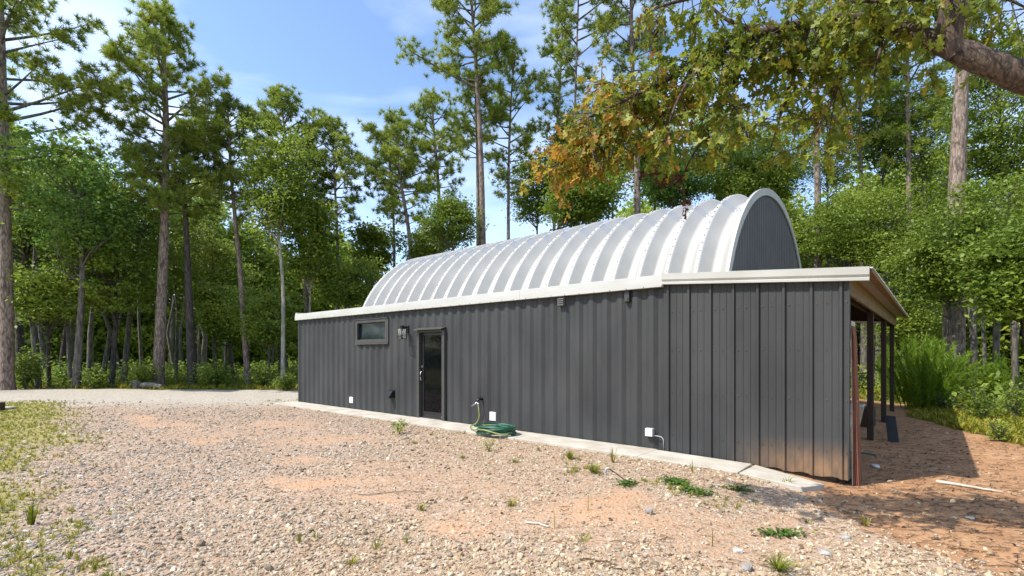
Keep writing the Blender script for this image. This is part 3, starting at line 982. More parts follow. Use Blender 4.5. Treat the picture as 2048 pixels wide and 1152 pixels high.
coilc = toW(8.98, -.60, 0)
H = thing('garden_hose', 'green garden hose coiled on the apron edge below the faucet', 'garden hose', (coilc.x, coilc.y, float(gz(coilc.x, coilc.y))), ROTB)
rs = np.random.default_rng(5)
pts, N = [], 620
for i in range(N):
    a = i / N * 2 * math.pi * 11.5
    turn = i / N * 11.5
    wob = math.sin(turn * 1.9) * .06 + math.sin(turn * 3.3 + 1) * .035
    rr = .31 + wob + .02 * math.sin(a * 2 + turn)
    cx_, cy_ = .04 * math.sin(turn * 1.3), .035 * math.cos(turn * 1.7)
    z = .035 + .012 * (turn % 4) + .016 * turn * .55 + .02 * (1 + math.sin(a * 1.0 + turn * 2))
    pts.append((cx_ + rr * 1.12 * math.cos(a), cy_ + rr * .80 * math.sin(a), z))
MB().tube(pts, .0145, 7).build('coil', M['hose'], H, smooth=True)
pts2 = []
for i in range(120):
    a = i / 120 * 2 * math.pi * 2.3 + 1.2
    rr = .33 + .03 * math.sin(a * 1.7)
    pts2.append((.03 + rr * 1.1 * math.cos(a), -.02 + rr * .8 * math.sin(a), .10 + .05 * math.sin(a * .5) ** 2 + .02 * math.sin(3 * a)))
MB().tube(pts2, .013, 7).build('yellow_coil', M['hosey'], H, smooth=True)
f0 = np.array([8.035 + .055, -.13, .571 - .13]) - np.array([8.98, -.60, 0])
path = [f0, f0 + (.03, -.02, -.06), f0 + (.06, -.03, -.20), f0 + (.02, -.08, -.33), f0 + (-.05, -.16, -.375), f0 + (0.02, -.27, -.385), f0 + (.18, -.40, -.39), f0 + (.45, -.55, -.36), f0 + (.75, -.62, -.33)]
tt = np.linspace(0, len(path) - 1, 40)
pa = np.array(path)
sm = np.stack([np.interp(tt, range(len(path)), pa[:, i]) for i in range(3)], -1)
for _ in range(3):
    sm[1:-1] = (sm[:-2] + 2 * sm[1:-1] + sm[2:]) / 4
MB().tube(sm.tolist(), .0135, 7).build('riser', M['hosey'], H, smooth=True)

# ------------------------------------------------------------------ things under and beside the lean-to
def gpos(s, t):
    p = toW(s, t)
    return (p.x, p.y, float(gz(p.x, p.y)))


o = thing('leaning_boards', 'rust red boards standing edge-on against the corner of the ribbed wall', 'boards', gpos(14.50, .12), ROTB)
for k, (x, wd, hh, mt) in enumerate(((0.0, .010, 2.08, 'cream'), (0.016, .013, 2.02, 'redwood'), (.036, .013, 1.98, 'redwood'), (.058, .012, 1.9, 'redwood'))):
    MB().hexa([(x, -.05, -.02), (x + wd, -.05, -.02), (x + wd, 0.30, -.02), (x, 0.30, -.02)],
              [(x - .012 - k * .014, -.05, hh), (x - .012 - k * .014 + wd, -.05, hh), (x - .012 - k * .014 + wd, .28, hh), (x - .012 - k * .014, .28, hh)]).build('board', M[mt], o)
o = thing('white_tub', 'cream white tub with a black tap in the shade under the lean-to', 'tub', gpos(13.85, 3.0), ROTB)
MB().hexa([(-.25, -.5, 0), (.3, -.5, 0), (.3, .9, 0), (-.25, .9, 0)], [(-.36, -.62, .62), (.4, -.62, .62), (.4, 1.0, .62), (-.36, 1.0, .62)]).build('tub_body', M['cream'], o, bevel=.03)
MB().box(-.4, .44, -.66, 1.04, .621, .66).build('rim', M['cream'], o, bevel=.012)
MB().tube([(0, -.5, .66), (0, -.5, .78), (.05, -.52, .82), (.14, -.55, .8), (.15, -.55, .74)], .02, 8).build('tap', M['black'], o, smooth=True)
o = MB().hexa([(0, 0, 0), (.14, 0, 0), (.14, .035, 0), (0, .035, 0)], [(.12, .25, .74), (.26, .25, .74), (.26, .285, .74), (.12, .285, .74)]).build('plank', M['palewood'], None)
o.location, o.rotation_euler = gpos(14.12, 2.55), (0, 0, ROTB)
tag(o, 'pale plank leaning on the cream tub under the lean-to', 'plank')
o = thing('potted_plant', 'black pot with leafy plant beyond the cream tub', 'potted plant', gpos(14.0, 6.3), ROTB)
MB().tube([(0, 0, .0), (0, 0, .30), (0, 0, .34), (0, 0, .34)], [.15, .2, .215, .18], 16).build('pot', M['black'], o)
POTO = o
MB().box(-.26, .26, -.26, .26, -.42, -.01).build('stand', M['darkwood'], o)
o.location.z += .42
o = MB().hexa([(0, 0, -.02), (.17, 0, -.02), (.17, .04, -.02), (0, .04, -.02)], [(-.06, .22, .47), (.10, .22, .47), (.10, .26, .47), (-.06, .26, .47)]).build('board_offcut', M['black'], None)
o.location, o.rotation_euler = gpos(14.62, 4.25), (0, 0, ROTB)
tag(o, 'short black board leaning beside the nearest lean-to post', 'board')
a = on_ground(1722, 906)
b_ = on_ground(1752, 912)
o = MB().tube([tuple(np.array(a) + (-.1, 0, .02) - a), tuple(np.array(b_) + (0, 0, .02) - a)], .014, 8).build('thin_pole', M['bluepipe'], None)
o.location = a
tag(o, 'thin blue green pole lying on the ground under the lean-to', 'pole')


def rock(label, px, py, size, mt, seed, flat=.7):
    bm = bmesh.new()
    bmesh.ops.create_icosphere(bm, subdivisions=2, radius=1.0)
    r = random.Random(seed)
    pl = [Vector((r.gauss(0, 1), r.gauss(0, 1), r.gauss(0, 1))).normalized() for _ in range(9)]
    for v in bm.verts:
        for q in pl:
            d = v.co.dot(q)
            if d > .72:
                v.co -= q * (d - .72)
        v.co *= 1 + r.uniform(-.05, .05)
        v.co.x *= size
        v.co.y *= size * .8
        v.co.z *= size * flat
    m = bpy.data.meshes.new('rock')
    bm.to_mesh(m)
    bm.free()
    p = on_ground(px, py)
    o = link('rock', m, mt, None, (p[0], p[1], p[2] + size * flat * .45))
    o.rotation_euler = (0, 0, r.uniform(0, 6))
    return tag(o, label, 'rock')


rock('brown rock on the orange sand in front of the wall', 1298, 1027, .048, M['rock'], 3, .9)
rock('large grey white stone beside grass at the bottom edge of the picture', 1492, 1138, .062, M['rock'], 4, .55)
rock('white stone on dirt just right of the leaning red boards', 1750, 935, .075, M['whiterock'], 5, .5)
rock('flat pale stone on the red clay at lower right', 1940, 1037, .06, M['drystick'], 6, .25)
rock('pale stone half buried in gravel left of the clay', 1650, 1108, .06, M['rock'], 8, .5)
rock('small grey stone beside the clay track near apron end', 1690, 1078, .05, M['rock'], 9, .6)
rock('pale stone above the large grey white stone at the bottom', 1475, 1103, .05, M['whiterock'], 10, .4)


def stick(label, name, pa_, pb_, r0, r1, mt, lift=.012, bend=.03, cat='stick'):
    a, b_ = on_ground(*pa_), on_ground(*pb_)
    r = random.Random(int(pa_[0]))
    n_ = 8
    pts, rad = [], []
    for i in range(n_):
        u = i / (n_ - 1)
        p = a * (1 - u) + b_ * u
        p = p + np.array([r.uniform(-bend, bend), r.uniform(-bend, bend), 0]) * (0 < i < n_ - 1)
        p[2] = float(gz(p[0], p[1])) + lift
        pts.append(tuple(p - a))
        rad.append(r0 + (r1 - r0) * u)
    o = MB().tube(pts, rad, 8).build(name, mt, None, smooth=True)
    o.location = a
    return tag(o, label, cat)


stick('long bleached white stick lying on the shaded red clay', 'dry_stick', (1872, 966), (2008, 988), .022, .008, M['drystick'], .02, .012)
stick('short pale stick on gravel below the orange sand', 'dry_stick', (1052, 1044), (1098, 1056), .01, .007, M['drystick'])
stick('thin dark twig across the gravel at the bottom right of the sand', 'twig', (1160, 1122), (1290, 1146), .006, .003, M['litter'], .012, .05)
stick('thin grey twig crossing the gravel left of the sand', 'twig', (715, 990), (850, 985), .006, .003, M['log'], .012, .05)
# bent pipe stub with cable
a = on_ground(1211, 960)
o = thing('pipe_stub', 'grey bent pipe stub with dark cable rising from weedy gravel', 'pipe', a)
MB().tube([(0, 0, -.03), (0, 0, .10), (.008, 0, .135), (.03, 0, .145), (.05, -.01, .135)], .016, 8).build('pipe', M['greyplast'], o, smooth=True)
e = np.array(on_ground(1275, 970)) - a
MB().tube([(.045, -.01, .135), tuple(e * .35 + (0, 0, .10)), tuple(e * .6 + (0, 0, .04)), tuple(e + (0, 0, .012))], .007, 6).build('cable', M['black'], o, smooth=True)
# left edge: timber and slab in the grass
a = on_ground(-6, 818)
o = thing('stepping_slab', 'pale flat slab lying in the grass at the far left edge', 'slab', a)
MB().box(-.4, .36, -.22, .22, -.02, .05).build('slab_top', M['concrete'], o, bevel=.01)
o = MB().box(-.5, .0, -.07, .07, -.02, .20).build('timber_block', M['darkwood'], None, bevel=.01)
o.location = on_ground(6, 823)
o.location.z += 0.05
tag(o, 'brown timber block on the pale slab at the far left edge', 'timber')
# fallen logs at the wood's edge
for (pa_, pb_, r0, lab) in (((275, 776), (306, 774), .2, 'weathered grey log lying at the edge of the wood by the pines'),
                            ((318, 774), (336, 776), .13, 'short pale cut log beside the weathered grey log')):
    a, b_ = on_ground(*pa_), on_ground(*pb_)
    a[1] = b_[1] = 21.9
    n_ = 7
    pts = [tuple(np.array([(b_[0] - a[0]) * u, .1 * math.sin(u * 3), r0 * .75 + .05 * math.sin(u * 5)])) for u in np.linspace(0, 1, n_)]
    V, F = tube_np(np.array(pts), np.linspace(r0, r0 * .8, n_), 10, .07, RNG)
    mb = MB().add(V.tolist(), [tuple(q) for q in F.tolist()] + [tuple(reversed(range(10))), tuple(range(60, 70))])
    o = mb.build('fallen_log', M['log'], None, smooth=False)
    o.location = a
    o.location.z = float(gz(a[0], a[1]))
    tag(o, lab, 'log')

# ------------------------------------------------------------------ scattering helper (only for what nobody could count)
def scatter(name, label, pts, rot, scl, vi, meshes, col=None):
    n_ = len(pts)
    m = bpy.data.meshes.new(name)
    m.vertices.add(n_)
    m.vertices.foreach_set('co', np.asarray(pts, np.float32).ravel())
    for nm, ty, arr, key in (('rot', 'FLOAT_VECTOR', rot, 'vector'), ('scl', 'FLOAT_VECTOR', scl, 'vector'), ('vi', 'INT', vi, 'value')):
        at = m.attributes.new(nm, ty, 'POINT')
        at.data.foreach_set(key, np.asarray(arr, np.int32 if ty == 'INT' else np.float32).ravel())
    if col is not None:
        at = m.attributes.new('col', 'FLOAT_COLOR', 'POINT')
        at.data.foreach_set('color', np.concatenate([col, np.ones((n_, 1))], 1).astype(np.float32).ravel())
    o = link(name, m)
    c = bpy.data.collections.new(name + '_pieces')
    for k, q in enumerate(meshes):
        v = bpy.data.objects.new('%s_piece_%02d' % (name, k), q)
        c.objects.link(v)
    g = bpy.data.node_groups.new(name + '_scatter', 'GeometryNodeTree')
    g.interface.new_socket('Geometry', in_out='INPUT', socket_type='NodeSocketGeometry')
    g.interface.new_socket('Geometry', in_out='OUTPUT', socket_type='NodeSocketGeometry')
    gi, go = g.nodes.new('NodeGroupInput'), g.nodes.new('NodeGroupOutput')
    ci = g.nodes.new('GeometryNodeCollectionInfo')
    ci.inputs['Collection'].default_value = c
    ci.inputs['Separate Children'].default_value = True
    ci.inputs['Reset Children'].default_value = True
    ip = g.nodes.new('GeometryNodeInstanceOnPoints')
    ip.inputs['Pick Instance'].default_value = True

    def na(nm, ty):
        a = g.nodes.new('GeometryNodeInputNamedAttribute')
        a.data_type = ty
        a.inputs['Name'].default_value = nm
        return a.outputs['Attribute']
    g.links.new(gi.outputs[0], ip.inputs['Points'])
    g.links.new(ci.outputs[0], ip.inputs['Instance'])
    g.links.new(na('vi', 'INT'), ip.inputs['Instance Index'])
    g.links.new(na('rot', 'FLOAT_VECTOR'), ip.inputs['Rotation'])
    g.links.new(na('scl', 'FLOAT_VECTOR'), ip.inputs['Scale'])
    g.links.new(ip.outputs[0], go.inputs[0])
    md = o.modifiers.new('scatter', 'NODES')
    md.node_group = g
    return tag(o, label, None, kind='stuff')


def unit(n_, rng):
    v = rng.normal(size=(n_, 3))
    return v / (np.linalg.norm(v, axis=1, keepdims=True) + 1e-9)


def leaf_quads(C, size, rng, up=0.5, aspect=0.55, droop=0.0):
    """rhombic leaves at centres C"""
    n_ = len(C)
    nrm = unit(n_, rng)
    nrm[:, 2] = np.abs(nrm[:, 2]) + up
    nrm /= np.linalg.norm(nrm, axis=1, keepdims=True)
    a = np.cross(nrm, unit(n_, rng))
    a /= np.linalg.norm(a, axis=1, keepdims=True) + 1e-9
    a[:, 2] -= droop
    b = np.cross(nrm, a)
    s = (size * rng.uniform(.65, 1.3, n_))[:, None]
    V = np.stack([C - a * s * .5, C + b * s * aspect * .5 + nrm * s * .06, C + a * s * .5, C - b * s * aspect * .5 + nrm * s * .06], 1).reshape(-1, 3)
    return V, np.arange(n_ * 4).reshape(-1, 4)


def smooth_path(pts, n_):
    pts = np.asarray(pts, float)
    d = np.concatenate([[0], np.cumsum(np.linalg.norm(np.diff(pts, axis=0), axis=1))])
    u = np.linspace(0, d[-1], n_)
    out = np.stack([np.interp(u, d, pts[:, i]) for i in range(3)], -1)
    for _ in range(4):
        out[1:-1] = (out[:-2] + 2 * out[1:-1] + out[2:]) / 4
    return out


def path_px(pp, Y, n_=24):
    """trunk path: first item stands on the ground at that column, the rest are seen points at depth Y"""
    x = (pp[0][0] - CX) / FPX * Y
    pts = [np.array([x, Y, float(gz(x, Y)) - .15])]
    for (px, py) in pp[1:]:
        pts.append(P(px, py, Y))
    return smooth_path(pts, n_)


def needles(C, D, n_, ln, wd, rng):
    """a puff of thin blades round each centre, leaning along D"""
    k = len(C)
    d = unit(k * n_, rng).reshape(k, n_, 3) * .85 + D[:, None] * .55
    d[..., 2] += .12
    d /= np.linalg.norm(d, axis=2, keepdims=True)
    side = np.cross(d, unit(k * n_, rng).reshape(k, n_, 3))
    side /= np.linalg.norm(side, axis=2, keepdims=True) + 1e-9
    l_ = (ln * rng.uniform(.7, 1.2, (k, n_)))[..., None]
    base = C[:, None] + d * l_ * .08
    V = np.stack([base - side * wd * .5, base + side * wd * .5, base + d * l_ + side * wd * .12], 2).reshape(-1, 3)
    return V, np.arange(k * n_ * 3).reshape(-1, 3)


PINES = 'tall pines round the clearing'


def pine(label, pp, Y, wpx, ylo, R, nb, seed, bark='pinebark', nd='needle', blade=40, top=None, dens=1.0, lift=0.2, extra=()):
    rng = np.random.default_rng(seed)
    path = path_px(pp, Y, 30)
    base = path[0].copy()
    o = thing('pine_tree', label, 'tree', base + (0, 0, .15), 0, PINES)
    base = base + np.array([0, 0, .15])
    r0 = wpx / FPX * Y * .5
    zz = np.linspace(0, 1, len(path))
    rad = r0 * (1 - .72 * zz ** 1.2)
    rad[0] *= 1.25
    nb_t = NB()
    V, F = tube_np(path - base, rad, 12, .02, rng)
    nb_t.add(V, None, F)
    link('trunk', nb_t.mesh('trunk', True), M[bark], o)
    limbs, leaf = NB(), NB()
    zlo = EYE + (HY - ylo) / FPX * Y
    ztop = path[-1, 2]
    Cs, Ds = [], []
    for i in range(nb):
        u = (i + rng.uniform(0, 1)) / nb
        z = zlo + (ztop - zlo) * u ** .92
        c = np.array([np.interp(z, path[:, 2], path[:, 0]), Y + np.interp(z, path[:, 2], path[:, 1] - Y), z])
        az = i * 2.39996 + rng.normal() * .5
        prof = (min(1, .50 + 1.5 * u) if u < .35 else max(.22, 1.05 * (1 - ((u - .35) / .68) ** 2.0)))
        ln = R * prof * rng.uniform(.55, 1.08)
        el = -.05 + lift + .75 * u ** 1.5 + rng.normal() * .10
        d0 = np.array([math.cos(az) * math.cos(el), math.sin(az) * math.cos(el), math.sin(el)])
        side = np.array([-math.sin(az), math.cos(az), 0])
        k = 7
        uu = np.linspace(0, 1, k)[:, None]
        bend = rng.uniform(-.12, .28)
        bp = c + d0 * ln * uu + np.array([0, 0, 1.0]) * (bend * ln * uu ** 2) + side * (rng.normal() * .12 * ln * uu ** 2)
        V, F = tube_np(bp - base, np.linspace(.022 + .014 * ln, .008, k), 5)
        limbs.add(V, None, F)
        ns = max(4, int(ln * 4.6 * dens))
        for q in range(ns):
            v = rng.uniform(.38, 1.0) if q else 1.0
            p = np.array([np.interp(v, uu[:, 0], bp[:, j]) for j in range(3)])
            sl_ = ln * (.10 + .34 * (1.05 - v)) * rng.uniform(.5, 1.2) if q else .05
            a2 = az + rng.choice([-1, 1]) * rng.uniform(.4, 1.2)
            dd = np.array([math.cos(a2), math.sin(a2), rng.uniform(.0, .5)])
            e = p + dd * sl_
            if sl_ > .25:
                V, F = tube_np(np.stack([p, (p + e) / 2 + (0, 0, -.03 * sl_), e]) - base, [.012, .009, .006], 4)
                limbs.add(V, None, F)
            for w in range(2 if sl_ < .3 else 3):
                jit = rng.normal(size=3) * np.array([.20, .20, .11])
                Cs.append(e + jit - dd * sl_ * .28 * w)
                Ds.append(dd * .8 + np.array([0, 0, .35]))
    # a leading tuft
    for _ in range(6):
        Cs.append(path[-1] + rng.normal(size=3) * .2)
        Ds.append(np.array([0, 0, 1.0]))
    for (px0, py0, px1, py1, n_) in extra:          # a named long limb
        a_, e_ = P(px0, py0, Y), P(px1, py1, Y - rng.uniform(-.6, .6))
        bp = smooth_path([a_, a_ * .5 + e_ * .5 + (0, 0, -.12), e_], 8)
        V, F = tube_np(bp - base, np.linspace(.075, .02, 8), 6)
        limbs.add(V, None, F)
        for q in range(n_):
            v = rng.uniform(.45, 1.05)
            p = a_ + (e_ - a_) * v + rng.normal(size=3) * np.array([.34, .4, .24])
            Cs.append(p)
            Ds.append(np.array([0, 0, .6]))
    V, F = needles(np.array(Cs) - base, np.array(Ds), blade, .27, .032, rng)
    leaf.add(V, F)
    link('limbs', limbs.mesh('limbs'), M['darkbark' if bark == 'darkbark' else 'greybark'], o)
    link('crown', leaf.mesh('crown'), M[nd], o)
    return o


def broadleaf(label, bx, Y, wpx, cr, seed, leaf='leafmid', bark='greybark', ncl=260, per=42, ls=.17, mid=None, group='leafy trees at the edge of the wood', flat=.75, name='broadleaf_tree', tier=0.0):
    """cr = crown ellipse in the view: centre column, centre row, half width, half height"""
    rng = np.random.default_rng(seed)
    cx, cy, rx, rz = cr
    C = P(cx, cy, Y)
    Rx, Rz = rx / FPX * Y, rz / FPX * Y
    Ry = Rx * .85
    x = (bx - CX) / FPX * Y
    g0 = np.array([x, Y, float(gz(x, Y))])
    tp = [g0 + (0, 0, -.15)]
    if mid:
        tp.append(P(mid[0], mid[1], Y))
    top = C + np.array([0, 0, Rz * .55])
    tp += [C + np.array([0, 0, -Rz * .45]), top]
    path = smooth_path(tp, 22)
    o = thing(name, label, 'tree', g0, 0, group)
    r0 = max(.05, wpx / FPX * Y * .5)
    tb_ = NB()
    V, F = tube_np(path - g0, r0 * (1.08 - .85 * np.linspace(0, 1, 22)), 9, .03, rng)
    tb_.add(V, None, F)
    # cluster centres through the crown, denser to the outside, lumpy outline
    lob = unit(8, rng)
    K = ncl
    dirs = unit(K, rng)
    dirs[:, 2] = dirs[:, 2] * .95 + .06
    bulge = .74 + .62 * np.max(np.clip((dirs @ lob.T), 0, 1) ** 12, axis=1) - .22 * rng.uniform(0, 1, K)
    rr = rng.uniform(.30, 1, K) ** .5 * bulge
    CC = C + dirs * rr[:, None] * np.array([Rx, Ry, Rz])
    if tier:
        sec = ((np.arctan2(dirs[:, 1], dirs[:, 0]) / (2 * math.pi) + .5) * 11).astype(int) % 11
        ph = rng.uniform(-.5, .5, 11)[sec]
        lev = (np.round((CC[:, 2] - C[2]) / tier + ph) - ph) * tier
        CC[:, 2] = C[2] + .55 * lev + .45 * (CC[:, 2] - C[2]) + rng.normal(size=K) * tier * .22 - .12 * ((CC[:, 0] - C[0]) ** 2 + (CC[:, 1] - C[1]) ** 2) / Rx
        flat = .5
    # limbs to a share of the clusters
    for i in range(0, K, max(1, K // (60 if tier else 34))):
        e = CC[i]
        zt = min(max(path[6, 2], e[2] - .55 * np.linalg.norm(e[:2] - C[:2]) - .2 * Rz), path[-2, 2])
        a_ = np.array([np.interp(zt, path[:, 2], path[:, 0]), np.interp(zt, path[:, 2], path[:, 1]), zt])
        m_ = a_ * .45 + e * .55 + rng.normal(size=3) * .12 * Rx
        bp = smooth_path([a_, m_, e], 7)
        V, F = tube_np(bp - g0, np.linspace(max(.02, r0 * (.16 if tier else .30)), .007, 7), 5)
        tb_.add(V, None, F)
    link('trunk', tb_.mesh('trunk', True), M[bark], o)
    cs = rng.uniform(.22, .80, K) * (Rx / 2.2) ** .35
    off = rng.normal(size=(K, per, 3)) * np.array([1, 1, flat * .45]) * cs[:, None, None] * .68
    L_ = (CC[:, None] + off).reshape(-1, 3)
    V, F = leaf_quads(L_ - g0, ls * rng.uniform(.75, 1.25), rng, .3)
    lf = NB()
    lf.add(V, None, F)
    link('crown', lf.mesh('crown'), M[leaf], o)
    return o


# ------------------------------------------------------------------ pines
pine('tall pine at the far left edge with long spreading limbs', [(15, None), (13, 560), (9, 300), (4, 120), (0, -40), (-4, -170)], 21.0, 23, 430, 4.3, 58, 11, blade=42, dens=.95)
pine('big dense pine with rounded top left of the long cloud', [(316, None), (328, 480), (333, 250), (326, 80), (322, 32)], 23.0, 21, 450, 2.8, 74, 12, blade=44, dens=.95)
pine('dark trunked pine close behind the big rounded pine', [(385, None), (373, 470), (366, 330), (362, 290)], 23.5, 17, 430, 2.1, 34, 13, 'darkbark', 'needle2')
pine('leaning slim pine left of the light green tall tree', [(497, None), (480, 540), (462, 350), (455, 208)], 24.0, 12, 440, 1.9, 42, 14, nd='needle2')
pine('full crowned pine behind the light green tall tree', [(625, None), (600, 430), (575, 300), (560, 192)], 27.0, 11, 440, 2.6, 60, 15, dens=1.0)
pine('slim pine standing left of the far end of the building', [(677, None), (675, 470), (668, 340), (665, 250)], 27.0, 9, 450, 1.9, 36, 16)
pine('thin pine rising above the far end of the arched roof', [(790, None), (788, 450), (782, 350), (776, 275)], 29.0, 8, 430, 1.7, 30, 17, nd='needle2')
pine('crooked pine leaning left above the arched roof', [(832, None), (820, 470), (802, 370), (788, 245)], 27.5, 12, 450, 2.2, 40, 18)
pine('pine with small open crown left of the tallest pine', [(893, None), (877, 370), (868, 260), (862, 195)], 30.0, 12, 400, 2.3, 38, 19)
pine('tallest pine in the middle with a long limb to the left', [(971, None), (963, 330), (954, 160), (945, 20), (935, -70)], 26.0, 15, 190, 2.7, 44, 20, dens=1.1,
     extra=((952, 175, 818, 100, 60), (955, 160, 1010, 90, 30)))
pine('slender pine whose trunk runs beside the tallest pine', [(957, None), (956, 400), (954, 280), (950, 170)], 27.5, 11, 330, 1.9, 24, 21)
pine('straight pine just right of the tallest pine', [(1016, None), (1017, 330), (1022, 190), (1030, 108)], 28.0, 9, 400, 2.1, 38, 22)
pine('thin bare stemmed pine left of the orange leaves', [(1104, None), (1110, 330), (1118, 200), (1125, 60), (1128, -20)], 29.0, 8, 330, 1.8, 38, 23, nd='needle2')
pine('pine with its crown cut by the top edge above the orange leaves', [(1152, None), (1148, 300), (1153, 110), (1160, -90)], 26.0, 8, 170, 2.4, 28, 24)
pine('stout pine with reddish trunk seen through the orange leaves', [(1278, None), (1274, 300), (1263, 110), (1262, -110)], 25.0, 17, 190, 2.5, 40, 25, nd='needle2')
pine('pine trunk rising right of the arched end wall', [(1634, None), (1636, 420), (1632, 200), (1625, -60)], 25.0, 16, 160, 2.4, 26, 26)
pine('slim pine right of the oak foliage with a broken side limb', [(1725, None), (1722, 320), (1718, 150), (1715, -40)], 27.0, 10, 300, 2.2, 34, 27, nd='needle2', extra=((1718, 165, 1668, 172, 10),))
pine('pine left of the thick pale trunk at the right', [(1822, None), (1817, 320), (1815, 110), (1815, -90)], 25.0, 12, 330, 2.4, 44, 28)
pine('thick pale pink trunked pine crossing behind the oak bough', [(1905, None), (1911, 450), (1922, 190), (1932, 0), (1942, -220)], 18.4, 38, 10, 3.0, 28, 29)

# ------------------------------------------------------------------ leafy trees
BT = [
    ('dark leafy tree with smooth grey trunk at left', 152, 22.0, 14, (165, 420, 150, 160), 'leafdark', 'greybark', 420, (165, 560)),
    ('dark leafy tree behind the far left pine', 42, 25.0, 14, (60, 420, 130, 150), 'leafmid', 'darkbark', 360, (35, 560)),
    ('small dark stemmed tree between the far left pine and grey trunk', 98, 22.5, 8, (95, 590, 85, 95), 'leafmid', 'darkbark', 200, None),
    ('black trunked tree in the shade left of the smooth grey trunk', 118, 26.0, 10, (250, 400, 110, 110), 'leafdark', 'darkbark', 260, (150, 520)),
    ('ivy hung tree left of the big rounded pine', 222, 23.5, 11, (235, 560, 95, 110), 'leafmid', 'darkbark', 260, None),
    ('leaning grey tree next to the ivy hung tree', 247, 26.0, 11, (275, 470, 90, 120), 'leafmid', 'greybark', 260, (262, 600)),
    ('yellow green tree glowing between the two dark pines', 432, 28.0, 8, (425, 560, 85, 120), 'leafyel', 'greybark', 260, None),
    ('light green tall tree with a pale bare lower trunk', 566, 23.0, 9, (555, 385, 80, 145), 'leaflight', 'palebark', 330, (567, 570)),
    ('low mid green tree in front of the leaning slim pine', 470, 25.5, 7, (455, 640, 75, 75), 'leafmid', 'darkbark', 190, None),
    ('slim tree with pale thin trunk beside the building corner', 615, 25.0, 6, (622, 480, 62, 140), 'leafmid', 'palebark', 240, None),
    ('bushy tree left of the building corner', 536, 24.5, 6, (540, 640, 70, 85), 'leafmid', 'greybark', 200, None),
    ('round leafy tree showing over the far end of the building', 705, 25.5, 8, (690, 575, 70, 70), 'leaflight', 'greybark', 200, None),
    ('pale open tree left of the arched roof end', 738, 30.0, 7, (745, 510, 48, 85), 'leafyel', 'greybark', 150, None),
    ('bright green tree above the middle of the arched roof', 905, 25.5, 8, (905, 445, 62, 75), 'leaflight', 'greybark', 260, None),
    ('low green tree left of the bright green tree behind the roof', 850, 28.0, 7, (848, 500, 55, 55), 'leafmid', 'greybark', 150, None),
    ('loose leafed tree between the straight pine and orange leaves', 1070, 30.0, 7, (1075, 390, 70, 85), 'leafmid', 'greybark', 190, None),
    ('crooked stemmed tree under the tips of the orange leaves', 1110, 25.0, 8, (1165, 400, 85, 80), 'leafmid', 'greybark', 260, (1105, 440)),
    ('tall soft green tree behind the orange leaves', 1225, 29.0, 8, (1225, 300, 75, 130), 'leafmid', 'greybark', 260, None),
    ('green tree right of the stout reddish pine', 1350, 27.0, 8, (1345, 370, 75, 80), 'leafdark', 'greybark', 240, None),
    ('tall green tree behind the oak foliage over the roof', 1430, 30.0, 9, (1435, 310, 85, 130), 'leafmid', 'greybark', 260, None),
    ('green tree directly behind the arched end wall', 1545, 27.0, 9, (1545, 340, 80, 120), 'leafmid', 'greybark', 300, None),
    ('broad tree right of the arched end wall', 1690, 24.0, 10, (1690, 455, 115, 100), 'leaflight', 'greybark', 380, None),
    ('dense tree above the lean-to eave', 1785, 22.0, 9, (1780, 470, 110, 125), 'leafmid', 'greybark', 380, None),
    ('airy tree with arching pale twigs behind the feathery shrub', 1925, 17.0, 10, (1895, 530, 110, 85), 'leaflight', 'greybark', 330, None),
    ('tall leafy tree at the right edge behind the oak bough', 1990, 19.0, 12, (2000, 240, 115, 260), 'leaflight', 'greybark', 600, None),
    ('drooping tree at the right edge above the weeds', 2075, 14.0, 12, (2040, 560, 85, 120), 'leafmid', 'darkbark', 330, None),
    ('mid green tree between the thick pale pine and right edge', 1975, 15.4, 8, (1960, 480, 90, 120), 'leafmid', 'greybark', 300, None),
    ('leafy tree seen through the lean-to opening', 1690, 25.5, 8, (1700, 610, 75, 80), 'leafmid', 'darkbark', 220, None),
    ('leafy tree behind the lean-to posts', 1800, 21.0, 14, (1815, 640, 80, 75), 'leafmid', 'greybark', 260, None),
    ('tall green tree between oak foliage and thick pale pine', 1840, 26.0, 8, (1850, 260, 85, 150), 'leaflight', 'greybark', 300, None),
    ('light green tree filling the gap behind the arch right of the pine trunk', 1660, 27.5, 8, (1655, 300, 75, 130), 'leaflight', 'greybark', 240, None),
    ('yellow green tree showing between oak leaves above the middle ribs', 1490, 26.5, 8, (1490, 370, 75, 75), 'leaflight', 'greybark', 230, None),
    ('soft green tree left of the stout reddish pine behind the roof', 1150, 28.5, 8, (1140, 320, 65, 100), 'leafmid', 'greybark', 200, None),
    ('light green tree behind the oak tips right of the reddish pine', 1310, 30.0, 8, (1310, 320, 65, 110), 'leaflight', 'greybark', 220, None),
    ('tall leafy tree rising left of the thick pale pine', 1770, 28.0, 8, (1765, 260, 70, 150), 'leafmid', 'greybark', 220, None),
]
for k, (lab, bx, Y, w_, cr_, lf, bk, ncl, mid) in enumerate(BT):
    broadleaf(lab, bx, Y, w_, cr_, 100 + k, lf, bk, int(ncl * (.82 if bx > 1640 else .95 if bx > 300 else .56)), 46, .155 + .0017 * (Y - 15) - (.025 if bx > 1640 else 0), mid, tier=.6 + .35 * (k % 3) if bx > 1640 else 0.0)

# ------------------------------------------------------------------ far woods all round the clearing: one mass
rng = np.random.default_rng(55)
clumps = []
for k in range(7):
    c = unit(150, rng) * (rng.uniform(.1, 1, 150) ** .4)[:, None] * np.array([1.0, 1.0, .7])
    V, F = leaf_quads(c, .26, rng, .5)
    nbm = NB()
    nbm.add(V, None, F)
    q = nbm.mesh('leaf_clump')
    q.materials.append(M['farleaf'])
    clumps.append(q)
pts = []


